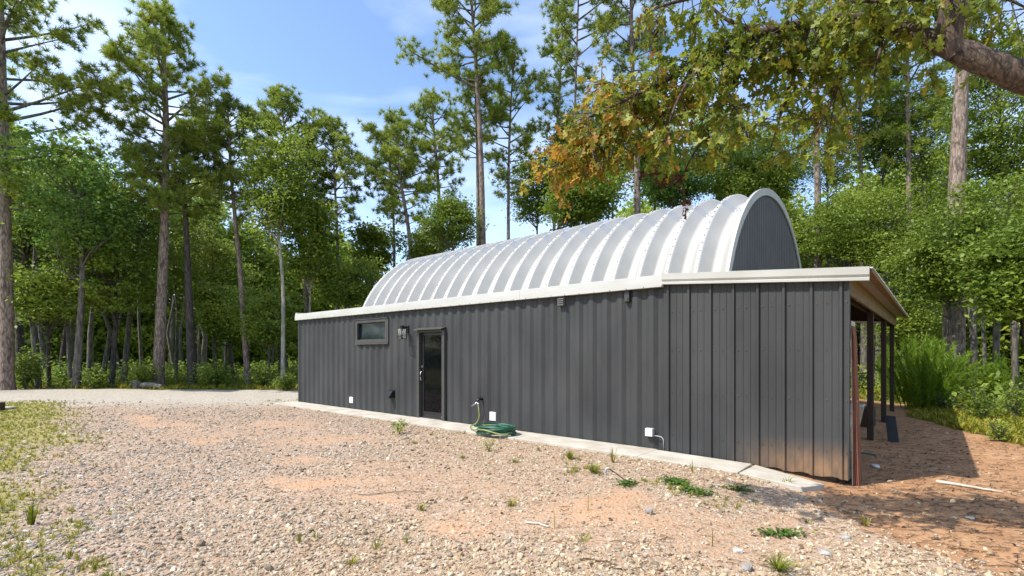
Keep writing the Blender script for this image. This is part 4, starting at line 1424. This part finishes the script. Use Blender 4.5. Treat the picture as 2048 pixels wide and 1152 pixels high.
def wood_top(ang):
    """height of the far tree line by bearing (0 = straight ahead, + to the right)"""
    a = np.degrees(ang)
    h = np.interp(a, [-180, -60, -46, -34, -26, -18, -5, 5, 15, 30, 60, 180], [13, 13, 12.5, 11.5, 10, 7.5, 7.5, 9, 12, 14, 14, 13])
    return h


N = 9800
ang = np.concatenate([rng.uniform(-.84, .95, 7800), rng.uniform(.95, 2 * math.pi - .84, N - 7800)])
ang = (ang + math.pi) % (2 * math.pi) - math.pi
frontal = (ang > -.85) & (ang < .96)
rad_ = np.where(frontal, rng.uniform(36, 57, N), rng.uniform(48, 62, N))
glade = (ang < -.32) & frontal
rad_ = np.where(glade, 45 + (rad_ - 36) * .6, rad_)
hmax = wood_top(ang) * np.where(glade, 1.22, 1.0) * (1 + .16 * np.sin(ang * 31) + .12 * np.sin(ang * 53 + 1)) * (.78 + .22 * np.clip((rad_ - 27) / 22, 0, 1))
z = np.where(rng.uniform(0, 1, N) < .3, rng.uniform(.2, 3.2, N), rng.uniform(0.05, 1, N) * hmax)
x, y = np.sin(ang) * rad_, np.cos(ang) * rad_
pts = np.stack([x, y, gz(x, y) + z], -1)
sc1 = rng.uniform(.8, 1.7, N)
scatter('far_woods', 'far woods closing the clearing as one leafy mass', pts, rng.uniform(0, 6.28, (N, 3)) * np.array([.1, .1, 1]), np.stack([sc1] * 3, -1), rng.integers(0, 7, N), clumps)
nbm = NB()
for k in range(260):
    a_ = rng.uniform(-1.0, 1.0)
    r_ = rng.uniform(27.5, 46) if a_ > -.32 else rng.uniform(30, 56)
    x, y = math.sin(a_) * r_, math.cos(a_) * r_
    s_, t_ = st_of(x, y)
    h_ = wood_top(a_) * rng.uniform(.4, .7)
    p0 = np.array([x, y, float(gz(x, y)) - .1])
    V, F = tube_np(np.stack([p0, p0 + (rng.normal() * .2, 0, h_ * .5), p0 + (rng.normal() * .4, 0, h_)]), np.array([1, .7, .25]) * rng.uniform(.08, .2), 6)
    nbm.add(V, None, F)
o = link('far_woods_trunks', nbm.mesh('far_woods_trunks', True), M['greybark'])
tag(o, 'many distant trunks standing inside the far woods', None, kind='stuff')

# low growth on the forest floor
N = 2600
under = []
for k in range(6):
    c = unit(70, rng) * (rng.uniform(.05, 1, 70) ** .5)[:, None] * np.array([.5, .5, .34]) + (0, 0, .3)
    V, F = leaf_quads(c, .13, rng, .7)
    nbm = NB()
    nbm.add(V, None, F)
    q = nbm.mesh('undergrowth_clump')
    q.materials.append(M['leafmid' if k % 2 else 'leaflight'])
    under.append(q)
xx = rng.uniform(-34, 34, 9000)
yy = rng.uniform(13, 44, 9000)
s_, t_ = st_of(xx, yy)
fz = zones(xx, yy)[3]
dens = 0.5 + .5 * np.sin(xx * .9 + 1.3 * np.sin(yy * .8)) * np.sin(yy * .7 + .5)
edge = np.where(s_ < 0, sstep(21.8, 23.5, yy), 1.0)
ok = (fz > .6) & (rng.uniform(0, 1, 9000) < dens * edge) & ~((s_ > -1.5) & (s_ < 16.0) & (t_ > -1) & (t_ < 14))
xx, yy = xx[ok][:N], yy[ok][:N]
sc1 = rng.uniform(.45, 1.5, len(xx))
scatter('undergrowth', 'low leafy undergrowth covering the forest floor', np.stack([xx, yy, gz(xx, yy)], -1), np.stack([xx * 0, xx * 0, rng.uniform(0, 6.28, len(xx))], -1),
        np.stack([sc1, sc1, sc1 * rng.uniform(.7, 1.5, len(xx))], -1), rng.integers(0, 6, len(xx)), under)


# ------------------------------------------------------------------ shrubs and weeds one can point to
def bush(label, px, py, Y, wpx, hpx, seed, leaf, n_=1500, ls=.10, cat='shrub', name='shrub', group='shrubs along the wood edge'):
    rng = np.random.default_rng(seed)
    x = (px - CX) / FPX * Y
    g0 = np.array([x, Y, float(gz(x, Y))])
    w_, h_ = wpx / FPX * Y * .5, hpx / FPX * Y
    o = thing(name, label, cat, g0, 0, group)
    st, lf = NB(), NB()
    tips = []
    for k in range(16):
        a_ = rng.uniform(0, 6.28)
        d = rng.uniform(.15, 1)
        e = np.array([math.cos(a_) * w_ * d, math.sin(a_) * w_ * d * .8, h_ * rng.uniform(.5, .98) * (1 - .35 * d)])
        bp = smooth_path([(0, 0, -.05), e * (.35, .35, .6), e], 6)
        V, F = tube_np(bp, np.linspace(.018, .005, 6), 4)
        st.add(V, None, F)
        tips.append(bp)
    tips = np.array(tips)
    idx = rng.integers(0, 16, n_)
    u = rng.uniform(.25, 1.02, n_)
    f = np.clip(u, 0, 1) * 5
    i0 = np.minimum(f.astype(int), 4)
    fr = (f - i0)[:, None]
    C = tips[idx, i0] * (1 - fr) + tips[idx, i0 + 1] * fr + rng.normal(size=(n_, 3)) * np.array([.22 * w_, .22 * w_, .12 * h_])
    C[:, 2] = np.maximum(C[:, 2], .05)
    V, F = leaf_quads(C, ls, rng, .5)
    lf.add(V, None, F)
    link('stems', st.mesh('stems'), M['greybark'], o)
    link('foliage', lf.mesh('foliage'), M[leaf], o)
    return o


def feather(label, px, Y, wpx, hpx, seed, nst=60, group='feathery bright green weeds'):
    """dog-fennel like plant: arching stems set with fine upright threads"""
    rng = np.random.default_rng(seed)
    x = (px - CX) / FPX * Y
    g0 = np.array([x, Y, float(gz(x, Y))])
    w_, h_ = wpx / FPX * Y * .5, hpx / FPX * Y
    o = thing('feathery_weed', label, 'weed', g0, 0, group)
    st, lf = NB(), NB()
    for k in range(nst):
        a_ = rng.uniform(0, 6.28)
        d = rng.uniform(.05, 1) ** .7
        b0 = np.array([math.cos(a_) * w_ * d * .45, math.sin(a_) * w_ * d * .35, -.03])
        e = np.array([math.cos(a_) * w_ * d, math.sin(a_) * w_ * d * .8, h_ * rng.uniform(.72, 1.0) * (1 - .40 * d ** 2)])
        bp = smooth_path([b0, b0 * .6 + e * .4 + (0, 0, h_ * .18), e], 8)
        V, F = tube_np(bp, np.linspace(.010, .003, 8), 4)
        st.add(V, None, F)
        n_ = 190
        f = rng.uniform(.12, 1, n_) * 7
        i0 = np.minimum(f.astype(int), 6)
        fr = (f - i0)[:, None]
        c = bp[i0] * (1 - fr) + bp[i0 + 1] * fr
        dr = unit(n_, rng) * .7 + (bp[-1] - bp[-2]) / np.linalg.norm(bp[-1] - bp[-2]) * .7
        dr[:, 2] += .25
        dr /= np.linalg.norm(dr, axis=1, keepdims=True)
        sd = np.cross(dr, unit(n_, rng))
        sd /= np.linalg.norm(sd, axis=1, keepdims=True)
        ln = rng.uniform(.08, .2, n_)[:, None]
        V = np.stack([c - sd * .011, c + sd * .011, c + dr * ln], 1).reshape(-1, 3)
        lf.add(V, np.arange(n_ * 3).reshape(-1, 3))
    link('stems', st.mesh('stems'), M['fern'], o)
    link('foliage', lf.mesh('foliage'), M['fern'], o)
    return o


feather('big bright green feathery weed clump right of the lean-to posts', 1850, 14.9, 190, 155, 71, 120)
feather('smaller feathery green weed right of the big clump', 1990, 14.6, 60, 115, 72, 40)
feather('feathery green weed half hidden behind the farthest lean-to post', 1778, 17.5, 55, 120, 73, 34)
bush('light green leafy weed in front of the feathery clump', 1960, 0, 12.4, 90, 78, 81, 'leaflight', 700, .085, 'weed', 'leafy_weed', 'leafy weeds right of the lean-to')
bush('light green leafy weed at the right edge of the picture', 2030, 0, 12.6, 75, 90, 82, 'leaflight', 600, .085, 'weed', 'leafy_weed', 'leafy weeds right of the lean-to')
bush('small dark leafy weed by the clay edge at right', 2000, 0, 9.4, 60, 60, 83, 'leafmid', 260, .07, 'weed', 'leafy_weed', 'leafy weeds right of the lean-to')
bush('low leafy weed under the big feathery clump', 1895, 0, 14.2, 70, 55, 84, 'leafmid', 420, .075, 'weed', 'leafy_weed', 'leafy weeds right of the lean-to')
bush('soft green shrub at the foot of the far left pine', 50, 0, 21.5, 75, 95, 85, 'leafmid', 1500, .13)
bush('low shrub right of the smooth grey trunk', 192, 0, 21.8, 60, 50, 86, 'leafmid', 900, .12)
bush('shrub at the foot of the big rounded pine', 285, 0, 22.4, 70, 70, 87, 'leafmid', 1200, .12)
bush('bright low shrub beside the building corner', 572, 0, 20.5, 55, 42, 88, 'leaflight', 900, .11)
bush('shrub right of the dark trunked pine', 425, 0, 22.6, 80, 60, 89, 'leafmid', 1000, .12)
bush('shrub between the leaning slim pine and pale trunk', 527, 0, 22.8, 60, 60, 90, 'leafmid', 900, .12)
bush('dark shrub left of the ivy hung tree', 130, 0, 24.0, 60, 60, 91, 'leafdark', 900, .13)
# the potted plant's foliage
rng = np.random.default_rng(9)
c = unit(160, rng) * (rng.uniform(.1, 1, 160) ** .5)[:, None] * np.array([.32, .32, .26]) + (0, 0, .55)
V, F = leaf_quads(c, .09, rng, .4)
nbm = NB()
nbm.add(V, None, F)
link('foliage', nbm.mesh('foliage'), M['leafmid'], POTO)


def blades(nb_, C, h_, n_, spread, wd, rng, arch=.5):
    """bent grass blades from the point C"""
    a_ = rng.uniform(0, 6.28, n_)
    out = np.stack([np.cos(a_), np.sin(a_), np.zeros(n_)], -1)
    hh = h_ * rng.uniform(.5, 1.05, n_)[:, None]
    sp = spread * rng.uniform(.2, 1.1, n_)[:, None]
    b0 = C + out * .02 * rng.uniform(0, 1, n_)[:, None]
    m_ = b0 + out * sp * .35 + np.array([0, 0, 1]) * hh * .65
    e_ = b0 + out * sp + np.array([0, 0, 1]) * hh * (1 - arch * .5 * rng.uniform(0, 1, n_)[:, None])
    sd = np.stack([-np.sin(a_ + .6), np.cos(a_ + .6), np.zeros(n_)], -1) * wd * .5
    V = np.stack([b0 - sd, b0 + sd, m_ + sd * .8, m_ - sd * .8, e_], 1).reshape(-1, 3)
    i = np.arange(n_)[:, None] * 5
    nb_.add(V, i + np.array([[3, 2, 4]]), i + np.array([[0, 1, 2, 3]]))


def tuft(label, px, py, h_, n_, spread, seed, mt='grassgreen', wd=.007, group='grass tufts in the gravel', name='grass_tuft', cat='grass tuft'):
    rng = np.random.default_rng(seed)
    p = on_ground(px, py)
    nb_ = NB()
    blades(nb_, np.zeros(3), h_, n_, spread, wd, rng)
    o = link(name, nb_.mesh(name), M[mt], None, tuple(p + (0, 0, -.005)))
    return tag(o, label, cat, group)


TF = [('grass tuft with long arching blades growing against the apron right of the hose', 1226, 925, .24, 16, .16), ('grass tuft in the gravel just below the apron edge right of the hose', 1140, 918, .13, 60, .13),
      ('wide low grass tuft left of the pipe stub', 1186, 945, .12, 70, .2), ('single tall bent grass stalk on the orange sand', 1176, 1022, .34, 3, .12), ('thin upright grass stalk left of the tall bent stalk', 1110, 1058, .26, 2, .03),
      ('flat spreading grass tuft below the two tall stalks', 1166, 1082, .08, 9, .2), ('grass tuft hugging the apron near its broken end slab', 1573, 972, .13, 14, .16), ('upright grass blade in gravel below the clover', 1426, 1092, .17, 3, .03),
      ('bright grass tuft at the bottom edge beside the large grey white stone', 1555, 1140, .12, 60, .2), ('grass tuft on the clay left of the white flat stone', 1732, 1052, .1, 12, .1), ('small tuft right of the clover mat by the clay', 1616, 1046, .06, 10, .06),
      ('tall tuft at the left edge above the bottom left grass', 62, 1050, .24, 26, .09), ('small dry tuft in gravel below the single stick', 1024, 1012, .08, 24, .14), ('low tuft in the gravel near the hose coil on its left', 830, 887, .05, 30, .09),
      ('small tuft between the hose and the tall arching tuft', 1078, 902, .09, 14, .07), ('small green tuft left of the orange sand centre', 842, 1020, .07, 16, .09), ('small green tuft on gravel at lower centre', 812, 1086, .09, 8, .03),
      ('faint green tuft at lower left of centre', 752, 1098, .09, 12, .06), ('small tuft at the bottom left of centre', 704, 1128, .05, 26, .08), ('round low tuft near the leafy seedling', 862, 870, .045, 24, .08),
      ('sparse tuft standing on the apron edge left of the hose', 930, 868, .09, 8, .05), ('thin tuft at the apron edge under the junction box', 1385, 945, .16, 6, .08), ('low tuft below the apron right of centre', 1030, 925, .06, 26, .1),
      ('little tuft below the seedling by the hose', 925, 916, .05, 24, .08), ('upright green sprig at the lower left of the gravel', 600, 1084, .09, 10, .03), ('second upright sprig just right of the lower left sprig', 632, 1080, .08, 8, .03)]
for k, (lab, px, py, h_, n_, sp_) in enumerate(TF):
    tuft(lab, px, py, h_ * 1.2, int(n_ * 1.7) if n_ > 5 else n_, sp_ * 1.15, 300 + k, 'grassgreen' if k % 3 else 'grass')


def seedling(label, px, py, h_, nl, ls, seed, mt='leaflight'):
    rng = np.random.default_rng(seed)
    p = on_ground(px, py)
    o = thing('seedling', label, 'seedling', p, 0, 'leafy seedlings in the gravel')
    st, lf = NB(), NB()
    for k in range(5):
        a_ = k * 1.26 + rng.normal() * .3
        e = np.array([math.cos(a_) * h_ * .45, math.sin(a_) * h_ * .45, h_ * rng.uniform(.6, 1)])
        bp = smooth_path([(0, 0, -.02), e * (.3, .3, .7), e], 6)
        V, F = tube_np(bp, np.linspace(.006, .002, 6), 5)
        st.add(V, None, F)
        n_ = nl // 5
        u = rng.uniform(.35, 1.05, n_)[:, None]
        C = e * u + rng.normal(size=(n_, 3)) * .18 * h_ * np.array([1, 1, .5])
        V, F = leaf_quads(C, ls, rng, .6, .4, .25)
        lf.add(V, None, F)
    link('stems', st.mesh('stems'), M['grassgreen'], o)
    link('foliage', lf.mesh('foliage'), M[mt], o)


seedling('leafy green seedling on gravel in front of the dryer vent and door', 799, 868, .26, 70, .085, 401)
seedling('feathery green seedling in front of the coiled hose', 978, 903, .20, 130, .035, 402, 'fern')


def clover(label, px, py, wpx, hpx, n_, seed):
    rng = np.random.default_rng(seed)
    p = on_ground(px, py)
    sx = wpx / FPX * p[1] * .5
    sy = abs(on_ground(px, py - hpx * .5)[1] - p[1])
    C = np.stack([rng.normal(size=n_) * sx * .45, rng.normal(size=n_) * sy * .5, rng.uniform(.005, .045, n_)], -1)
    C[:, 2] += gz(C[:, 0] + p[0], C[:, 1] + p[1]) - p[2]
    V, F = leaf_quads(C, .035, rng, 1.4, .85)
    nb_ = NB()
    nb_.add(V, None, F)
    o = link('clover_patch', nb_.mesh('clover_patch'), M['clover'], None, tuple(p))
    tag(o, label, 'clover', 'clover patches in the gravel')


clover('dark clover mat at the foot of the pipe stub', 1256, 970, 40, 14, 160, 501)
clover('lush green clover patch below the junction box', 1352, 966, 60, 14, 420, 502)
clover('clover patch right of the lush one towards the apron end', 1392, 985, 80, 16, 260, 503)
clover('thin clover patch along the apron below its last joint', 1478, 980, 60, 12, 150, 504)
clover('faint clover strip left of the clay on the gravel', 1560, 1070, 110, 14, 200, 505)

# grass on the left lawn, the verge and the far right clearing: one mass each
rng = np.random.default_rng(77)
tm = []
for k in range(6):
    nb_ = NB()
    blades(nb_, np.zeros(3), .075, 11, .07, .008, rng)
    q = nb_.mesh('lawn_tuft')
    q.materials.append(M['grass' if k % 2 else 'grassgreen'])
    tm.append(q)
xx = rng.uniform(-17, 9, 60000)
yy = 3.0 + 14.5 * rng.uniform(0, 1, 60000) ** 1.5
g_ = zones(xx, yy)[0]
pn = .5 + .5 * np.sin(xx * 5.1 + np.sin(yy * 4.3) * 2) * np.sin(yy * 5.7 + np.sin(xx * 3.7) * 2)
s_, t_ = st_of(xx, yy)
ok = (g_ * (.35 + .75 * pn) > rng.uniform(.12, .75, 60000)) & (np.abs(xx) < yy * 1.2 + 1) & ~((s_ > -.4) & (t_ > -.75))
xx, yy = xx[ok][:17000], yy[ok][:17000]
sc1 = rng.uniform(.4, 1.0, len(xx))
scatter('lawn_grass', 'patchy yellow green grass creeping into the gravel at left', np.stack([xx, yy, gz(xx, yy) - .004], -1), np.stack([xx * 0, xx * 0, rng.uniform(0, 6.28, len(xx))], -1),
        np.stack([sc1] * 3, -1), rng.integers(0, 6, len(xx)), tm)
xx = rng.uniform(-32, 26, 30000)
yy = rng.uniform(8, 30, 30000)
f_ = zones(xx, yy)[3]
s_, t_ = st_of(xx, yy)
ok = (f_ > .45) & ~((s_ > -.6) & (s_ < 15.2) & (t_ > -1) & (t_ < 13))
xx, yy = xx[ok][:9000], yy[ok][:9000]
sc1 = rng.uniform(1.6, 3.8, len(xx))
scatter('verge_grass', 'rough grass along the wood edge and right clearing', np.stack([xx, yy, gz(xx, yy) - .01], -1), np.stack([xx * 0, xx * 0, rng.uniform(0, 6.28, len(xx))], -1),
        np.stack([sc1] * 3, -1), rng.integers(0, 6, len(xx)), tm)

xx = rng.uniform(7.5, 22, 26000)
yy = rng.uniform(7.5, 20, 26000)
f_ = zones(xx, yy)[3]
s_, t_ = st_of(xx, yy)
ok = (f_ > rng.uniform(.2, .7, 26000)) & (s_ > 14.5)
xx, yy = xx[ok][:8000], yy[ok][:8000]
sc1 = rng.uniform(.9, 2.6, len(xx))
scatter('clearing_grass', 'rough yellow green grass between the clay and the weeds at right', np.stack([xx, yy, gz(xx, yy) - .01], -1), np.stack([xx * 0, xx * 0, rng.uniform(0, 6.28, len(xx))], -1),
        np.stack([sc1] * 3, -1), 1 + 2 * rng.integers(0, 3, len(xx)), tm)

# ------------------------------------------------------------------ loose gravel
stones = []
gmat = bpy.data.materials.new('gravel_stone')
gmat.use_nodes = True
gn, gl_ = gmat.node_tree.nodes, gmat.node_tree.links
ga = gn.new('ShaderNodeAttribute')
ga.attribute_type, ga.attribute_name = 'INSTANCER', 'col'
gl_.new(ga.outputs['Color'], gn['Principled BSDF'].inputs['Base Color'])
gn['Principled BSDF'].inputs['Roughness'].default_value = .85
gn['Principled BSDF'].inputs['Specular IOR Level'].default_value = .25
for k in range(8):
    bm = bmesh.new()
    bmesh.ops.create_icosphere(bm, subdivisions=1, radius=.5)
    r = random.Random(k)
    for v in bm.verts:
        v.co *= r.uniform(.7, 1.2)
        v.co.z *= r.uniform(.5, .75)
        v.co.x *= 1.15
    m = bpy.data.meshes.new('gravel_stone')
    bm.to_mesh(m)
    bm.free()
    m.materials.append(gmat)
    stones.append(m)
rng = np.random.default_rng(99)
N = 270000
yy = 2.9 + 14.0 * rng.uniform(0, 1, N) ** 1.75
xx = rng.uniform(-1, 1, N) * (yy * 1.12 + .8)
g_, c_, s_z, f_, d_ = zones(xx, yy)
s_, t_ = st_of(xx, yy)
pn = np.sin(xx * 2.3 + 1.7 * np.sin(yy * 1.9)) * np.sin(yy * 2.6 + 1.3 * np.sin(xx * 1.7))
pr = (1 - .80 * np.clip(s_z * (1.1 + .6 * pn), 0, 1)) * (1 - .80 * np.clip(g_, 0, 1)) * (1 - .955 * c_) * (1 - f_) * (.72 + .28 * pn) * sstep(17.2, 11.5, yy)
ok = (rng.uniform(0, 1, N) < pr) & ~((s_ > -.3) & (s_ < 14.6) & (t_ > -.70))
xx, yy, g_, c_, s_z = xx[ok], yy[ok], g_[ok], c_[ok], s_z[ok]
n_ = len(xx)
size = np.clip(rng.lognormal(math.log(.0152), .50, n_), .006, .06) * (1 + .03 * (yy - 4)) * np.where(s_z > .4, .75, 1)
pal = np.array([(.45, .36, .29), (.53, .44, .36), (.40, .34, .30), (.60, .54, .47), (.33, .25, .19), (.47, .34, .24), (.66, .61, .55), (.24, .20, .17), (.50, .40, .33), (.38, .36, .35)])
col = .85 * np.array([1.04, .975, .77]) * pal[rng.choice(10, n_, p=[.18, .17, .12, .11, .09, .09, .06, .05, .08, .05])] * rng.uniform(.8, 1.15, (n_, 1))
gr = np.clip(sstep(-1.0, -5.0, xx - .1 * yy), 0, 1)[:, None] * .4
col = col * (1 - gr) + col.mean(1, keepdims=True) * np.array([1.04, 1.0, .96]) * gr
zz = gz(xx, yy) + size * .12
scatter('gravel', 'loose crushed gravel spread over the yard', np.stack([xx, yy, zz], -1), rng.uniform(0, 6.28, (n_, 3)) * np.array([.12, .12, 1]),
        np.stack([size * rng.uniform(.8, 1.4, n_), size, size * rng.uniform(.7, 1.1, n_)], -1), rng.integers(0, 8, n_), stones, col)
# litter of twigs, needles and dry leaves on the clay
rng = np.random.default_rng(123)
nb_ = NB()
ly = 3.2 + 9 * rng.uniform(0, 1, 30000) ** 1.3
lx = rng.uniform(-.55, 1.15, 30000) * ly
s_, t_ = st_of(lx, ly)
ok = (rng.uniform(0, 1, 30000) < .05 + .95 * zones(lx, ly)[1]) & ~((s_ > -.3) & (s_ < 14.3) & (t_ > -.7))
for x, y in zip(lx[ok][:2600], ly[ok][:2600]):
    a_ = rng.normal() * .5 + .1
    ln = rng.uniform(.03, .16)
    p = np.array([x, y, float(gz(x, y)) + .007])
    d = np.array([math.cos(a_), math.sin(a_), 0]) * ln
    w_ = rng.uniform(.0015, .004)
    if rng.uniform() < .25:
        V, F = leaf_quads(p[None] + (0, 0, .008), .05, rng, 1.2, .6)
        nb_.add(V, None, F)
    else:
        V, F = tube_np(np.stack([p - d * .5, p + np.array([rng.normal() * .008, rng.normal() * .008, .004]), p + d * .5]), [w_, w_, w_ * .6], 3)
        nb_.add(V, None, F)
tag(link('leaf_litter', nb_.mesh('leaf_litter'), M['litter']), 'scattered twigs, pine needles and dry leaves on the clay', None, kind='stuff')

# ------------------------------------------------------------------ the oak whose bough reaches in from the right
OK = thing('oak_tree', 'oak whose thick bough and lobed green to orange leaves hang over the roof', 'tree', (5.6, 2.9, float(gz(5.6, 2.9))))
ob = np.array(OK.location)
rng = np.random.default_rng(2024)
wood = NB()
KO = .76


def PO(px, py, Y):
    return P(px, py, Y * KO)


def bough(pts, r_, n_=20, wob=.05, k=10):
    p = smooth_path(pts, n_)
    V, F = tube_np(p - ob, np.interp(np.linspace(0, 1, n_), np.linspace(0, 1, len(r_)), r_) * .8, k, wob, rng)
    wood.add(V, None, F)
    return p


bough([ob + (0, 0, -.2), ob + (-.05, .05, 1.4), ob + (-.25, .2, 2.9), ob + (-.2, .4, 4.6), ob + (.2, .6, 7)], [.42, .33, .28, .2, .08], 26, .03, 14)
link('trunk', wood.mesh('trunk', True), M['oakbark'], OK)
wood = NB()
Bm = bough([ob + (-.2, .18, 2.6), PO(2120, 185, 4.35), PO(2048, 152, 4.4), PO(1950, 120, 4.5), PO(1890, 88, 4.62), PO(1850, 78, 4.8), PO(1795, 48, 5.0), PO(1740, 30, 5.2), PO(1620, 46, 5.45), PO(1515, 62, 5.65), PO(1400, 118, 5.85), PO(1300, 180, 6.05), PO(1200, 270, 6.3), PO(1115, 335, 6.5)],
           [.20, .165, .15, .14, .12, .10, .075, .06, .05, .045, .03, .02, .014, .006], 60, .05, 12)
B0 = bough([PO(1915, 112, 4.56), PO(1898, 88, 4.60), PO(1893, 40, 4.62), PO(1912, 0, 4.6), PO(1905, -80, 4.55), PO(1840, -190, 4.5)], [.06, .10, .09, .075, .05, .02], 18, .05, 10)
subs = [Bm[24:]]
SP = [([(1620, 45, 5.45), (1585, 150, 5.6), (1562, 230, 5.7), (1540, 300, 5.8)], 'g'), ([(1700, 34, 5.3), (1685, 150, 5.3), (1655, 225, 5.35), (1620, 290, 5.4)], 'g'),
      ([(1515, 65, 5.65), (1470, 160, 5.8), (1425, 255, 5.9), (1382, 310, 6.0), (1356, 370, 6.05)], 'b'), ([(1400, 120, 5.85), (1330, 220, 6.0), (1290, 280, 6.1), (1265, 315, 6.2)], 'y'),
      ([(1300, 180, 6.05), (1220, 250, 6.3), (1150, 300, 6.5), (1078, 355, 6.7)], 'o'), ([(1515, 62, 5.65), (1450, 40, 5.8), (1400, -10, 5.9)], 'g'),
      ([(1280, 195, 6.1), (1225, 165, 6.2), (1185, 170, 6.3)], 'o'), ([(1745, 30, 5.2), (1765, 90, 5.1), (1745, 150, 5.05)], 'g'),
      ([(1905, -30, 4.6), (1980, -20, 4.5), (2060, 20, 4.4)], 'g'), ([(1900, -10, 4.6), (1820, 0, 4.7), (1730, 5, 4.8), (1640, -10, 4.9)], 'g'),
      ([(1560, 60, 5.55), (1600, 160, 5.9), (1640, 225, 6.2), (1680, 280, 6.4)], 'y'), ([(1470, 85, 5.7), (1440, 170, 5.5), (1480, 230, 5.4), (1500, 285, 5.3)], 'g'),
      ([(1350, 150, 5.95), (1250, 200, 5.7), (1170, 240, 5.6)], 'y'), ([(1200, 270, 6.3), (1185, 305, 6.2), (1205, 340, 6.1)], 'o'),
      ([(1450, 95, 5.75), (1380, 150, 5.6), (1340, 230, 5.5), (1330, 290, 5.5)], 'y'), ([(1400, -10, 5.9), (1330, 10, 6.0), (1290, 20, 6.1)], 'b')]
segs = [(Bm[22:], 'g')]
for sp_, kc in SP:
    pp_ = [PO(*q) for q in sp_]
    b_ = bough(pp_, [.028, .018, .006], 14, .04, 6)
    segs.append((b_, kc))
link('boughs', wood.mesh('boughs', True), M['oakbark'], OK)
wood = NB()
# twigs and leaf places
LC, LD, LK = [], [], []
for (b_, kc) in segs:
    ln = np.linalg.norm(np.diff(b_, axis=0), axis=1).sum()
    main = b_ is segs[0][0]
    for q in range(int(ln * (52 if main else 24)) + 3):
        u = rng.uniform(.12 if main else .06, 1)
        p = np.array([np.interp(u, np.linspace(0, 1, len(b_)), b_[:, j]) for j in range(3)])
        d = unit(1, rng)[0] * np.array([1, .9, .7]) + np.array([-.25, 0, -.32 if not main else -.1])
        d /= np.linalg.norm(d)
        tl = rng.uniform(.14, .46)
        e = p + d * tl + np.array([0, 0, -.12 * tl])
        tw = smooth_path([p, p * .5 + e * .5 + (0, 0, .03), e], 5)
        V, F = tube_np(tw - ob, np.linspace(.005, .0018, 5), 4)
        wood.add(V, None, F)
        for w in range(int(tl * 27) + 3):
            v = rng.uniform(.25, 1.02)
            c = p + (e - p) * v + rng.normal(size=3) * .02
            LC.append(c)
            dd = d * .6 + unit(1, rng)[0] * .8 + np.array([0, 0, -.55])
            LD.append(dd / np.linalg.norm(dd))
            px_ = CX + FPX * c[0] / c[1]
            warm = np.clip((1330 - px_) / 200, 0, 1)
            if kc == 'o':
                warm = max(warm, .75)
            if kc == 'y':
                warm = max(warm, .3)
            if kc == 'b' and u > .9:
                warm = 1.6
            LK.append(warm)
link('twigs', wood.mesh('twigs'), M['oakbark'], OK)
LC, LD, LK = np.array(LC), np.array(LD), np.array(LK)
half = np.array([(0, .02), (.10, .05), (.20, .16), (.30, .08), (.42, .10), (.52, .34), (.60, .30), (.64, .14), (.74, .13), (.84, .24), (.90, .12), (1.0, 0.0)])
outline = np.concatenate([half, half[-2:0:-1] * (1, -1)])
LV = np.concatenate([outline, [[.5, 0]]])
nl = len(outline)
LT = np.array([(i, (i + 1) % nl, nl) for i in range(nl)])
G1, G2 = np.array((.14, .20, .022)), np.array((.33, .36, .045))
Y1, O1, B1 = np.array((.42, .36, .04)), np.array((.56, .29, .05)), np.array((.13, .055, .025))


def leaf_colour(w, r):
    if w > 1.2:
        return B1 * r.uniform(.6, 1.3)
    x = r.uniform()
    if x < w * .55:
        return O1 * r.uniform(.55, 1.2) if r.uniform() < .62 else Y1 * r.uniform(.7, 1.1)
    if x < w * .55 + .12 + .25 * w:
        return Y1 * r.uniform(.6, 1.0)
    f = r.uniform()
    return (G1 * (1 - f) + G2 * f) * r.uniform(.8, 1.15)


N = len(LC)
cols = np.array([leaf_colour(w, rng) for w in LK])
sz = rng.uniform(.055, .12, N)
nrm = unit(N, rng)
nrm[:, 2] = np.abs(nrm[:, 2]) + .25
sd = np.cross(nrm, LD)
sd /= np.linalg.norm(sd, axis=1, keepdims=True) + 1e-9
up_ = np.cross(LD, sd)
curl = rng.uniform(-.3, .95, N)
dist = np.linalg.norm(LC - np.array([0, 0, EYE]), axis=1) / sz
order = np.argsort(dist)
vis = [i for i in order if -20 < CX + FPX * LC[i, 0] / LC[i, 1] < 2060 and HY - FPX * (LC[i, 2] - EYE) / LC[i, 1] > -10]
single = set(vis[:300])
rest = np.array([i for i in range(N) if i not in single])


def leaf_verts(i):
    l_ = LV[:, :1] * LD[i] + LV[:, 1:] * sd[i] + (np.abs(LV[:, 1:]) * curl[i] * .9 - (LV[:, :1] ** 2) * .18) * up_[i]
    return l_ * sz[i]


VV = np.concatenate([leaf_verts(i) + LC[i] - ob for i in rest])
FF = (np.arange(len(rest))[:, None, None] * (nl + 1) + LT[None]).reshape(-1, 3)


def colour_attr(m, cc):
    at = m.attributes.new('leafcol', 'FLOAT_COLOR', 'POINT')
    at.data.foreach_set('color', np.concatenate([cc, np.ones((len(cc), 1))], 1).astype(np.float32).ravel())


lm_ = np_mesh('foliage', VV, FF)
colour_attr(lm_, np.repeat(cols[rest], nl + 1, axis=0))
link('foliage', lm_, M['oakleaf'], OK)['kind'] = 'stuff'
for i in vis[:300]:
    m = np_mesh('leaf', leaf_verts(i), LT)
    colour_attr(m, np.repeat(cols[i:i + 1], nl + 1, axis=0))
    link('leaf', m, M['oakleaf'], OK, tuple(LC[i] - ob))
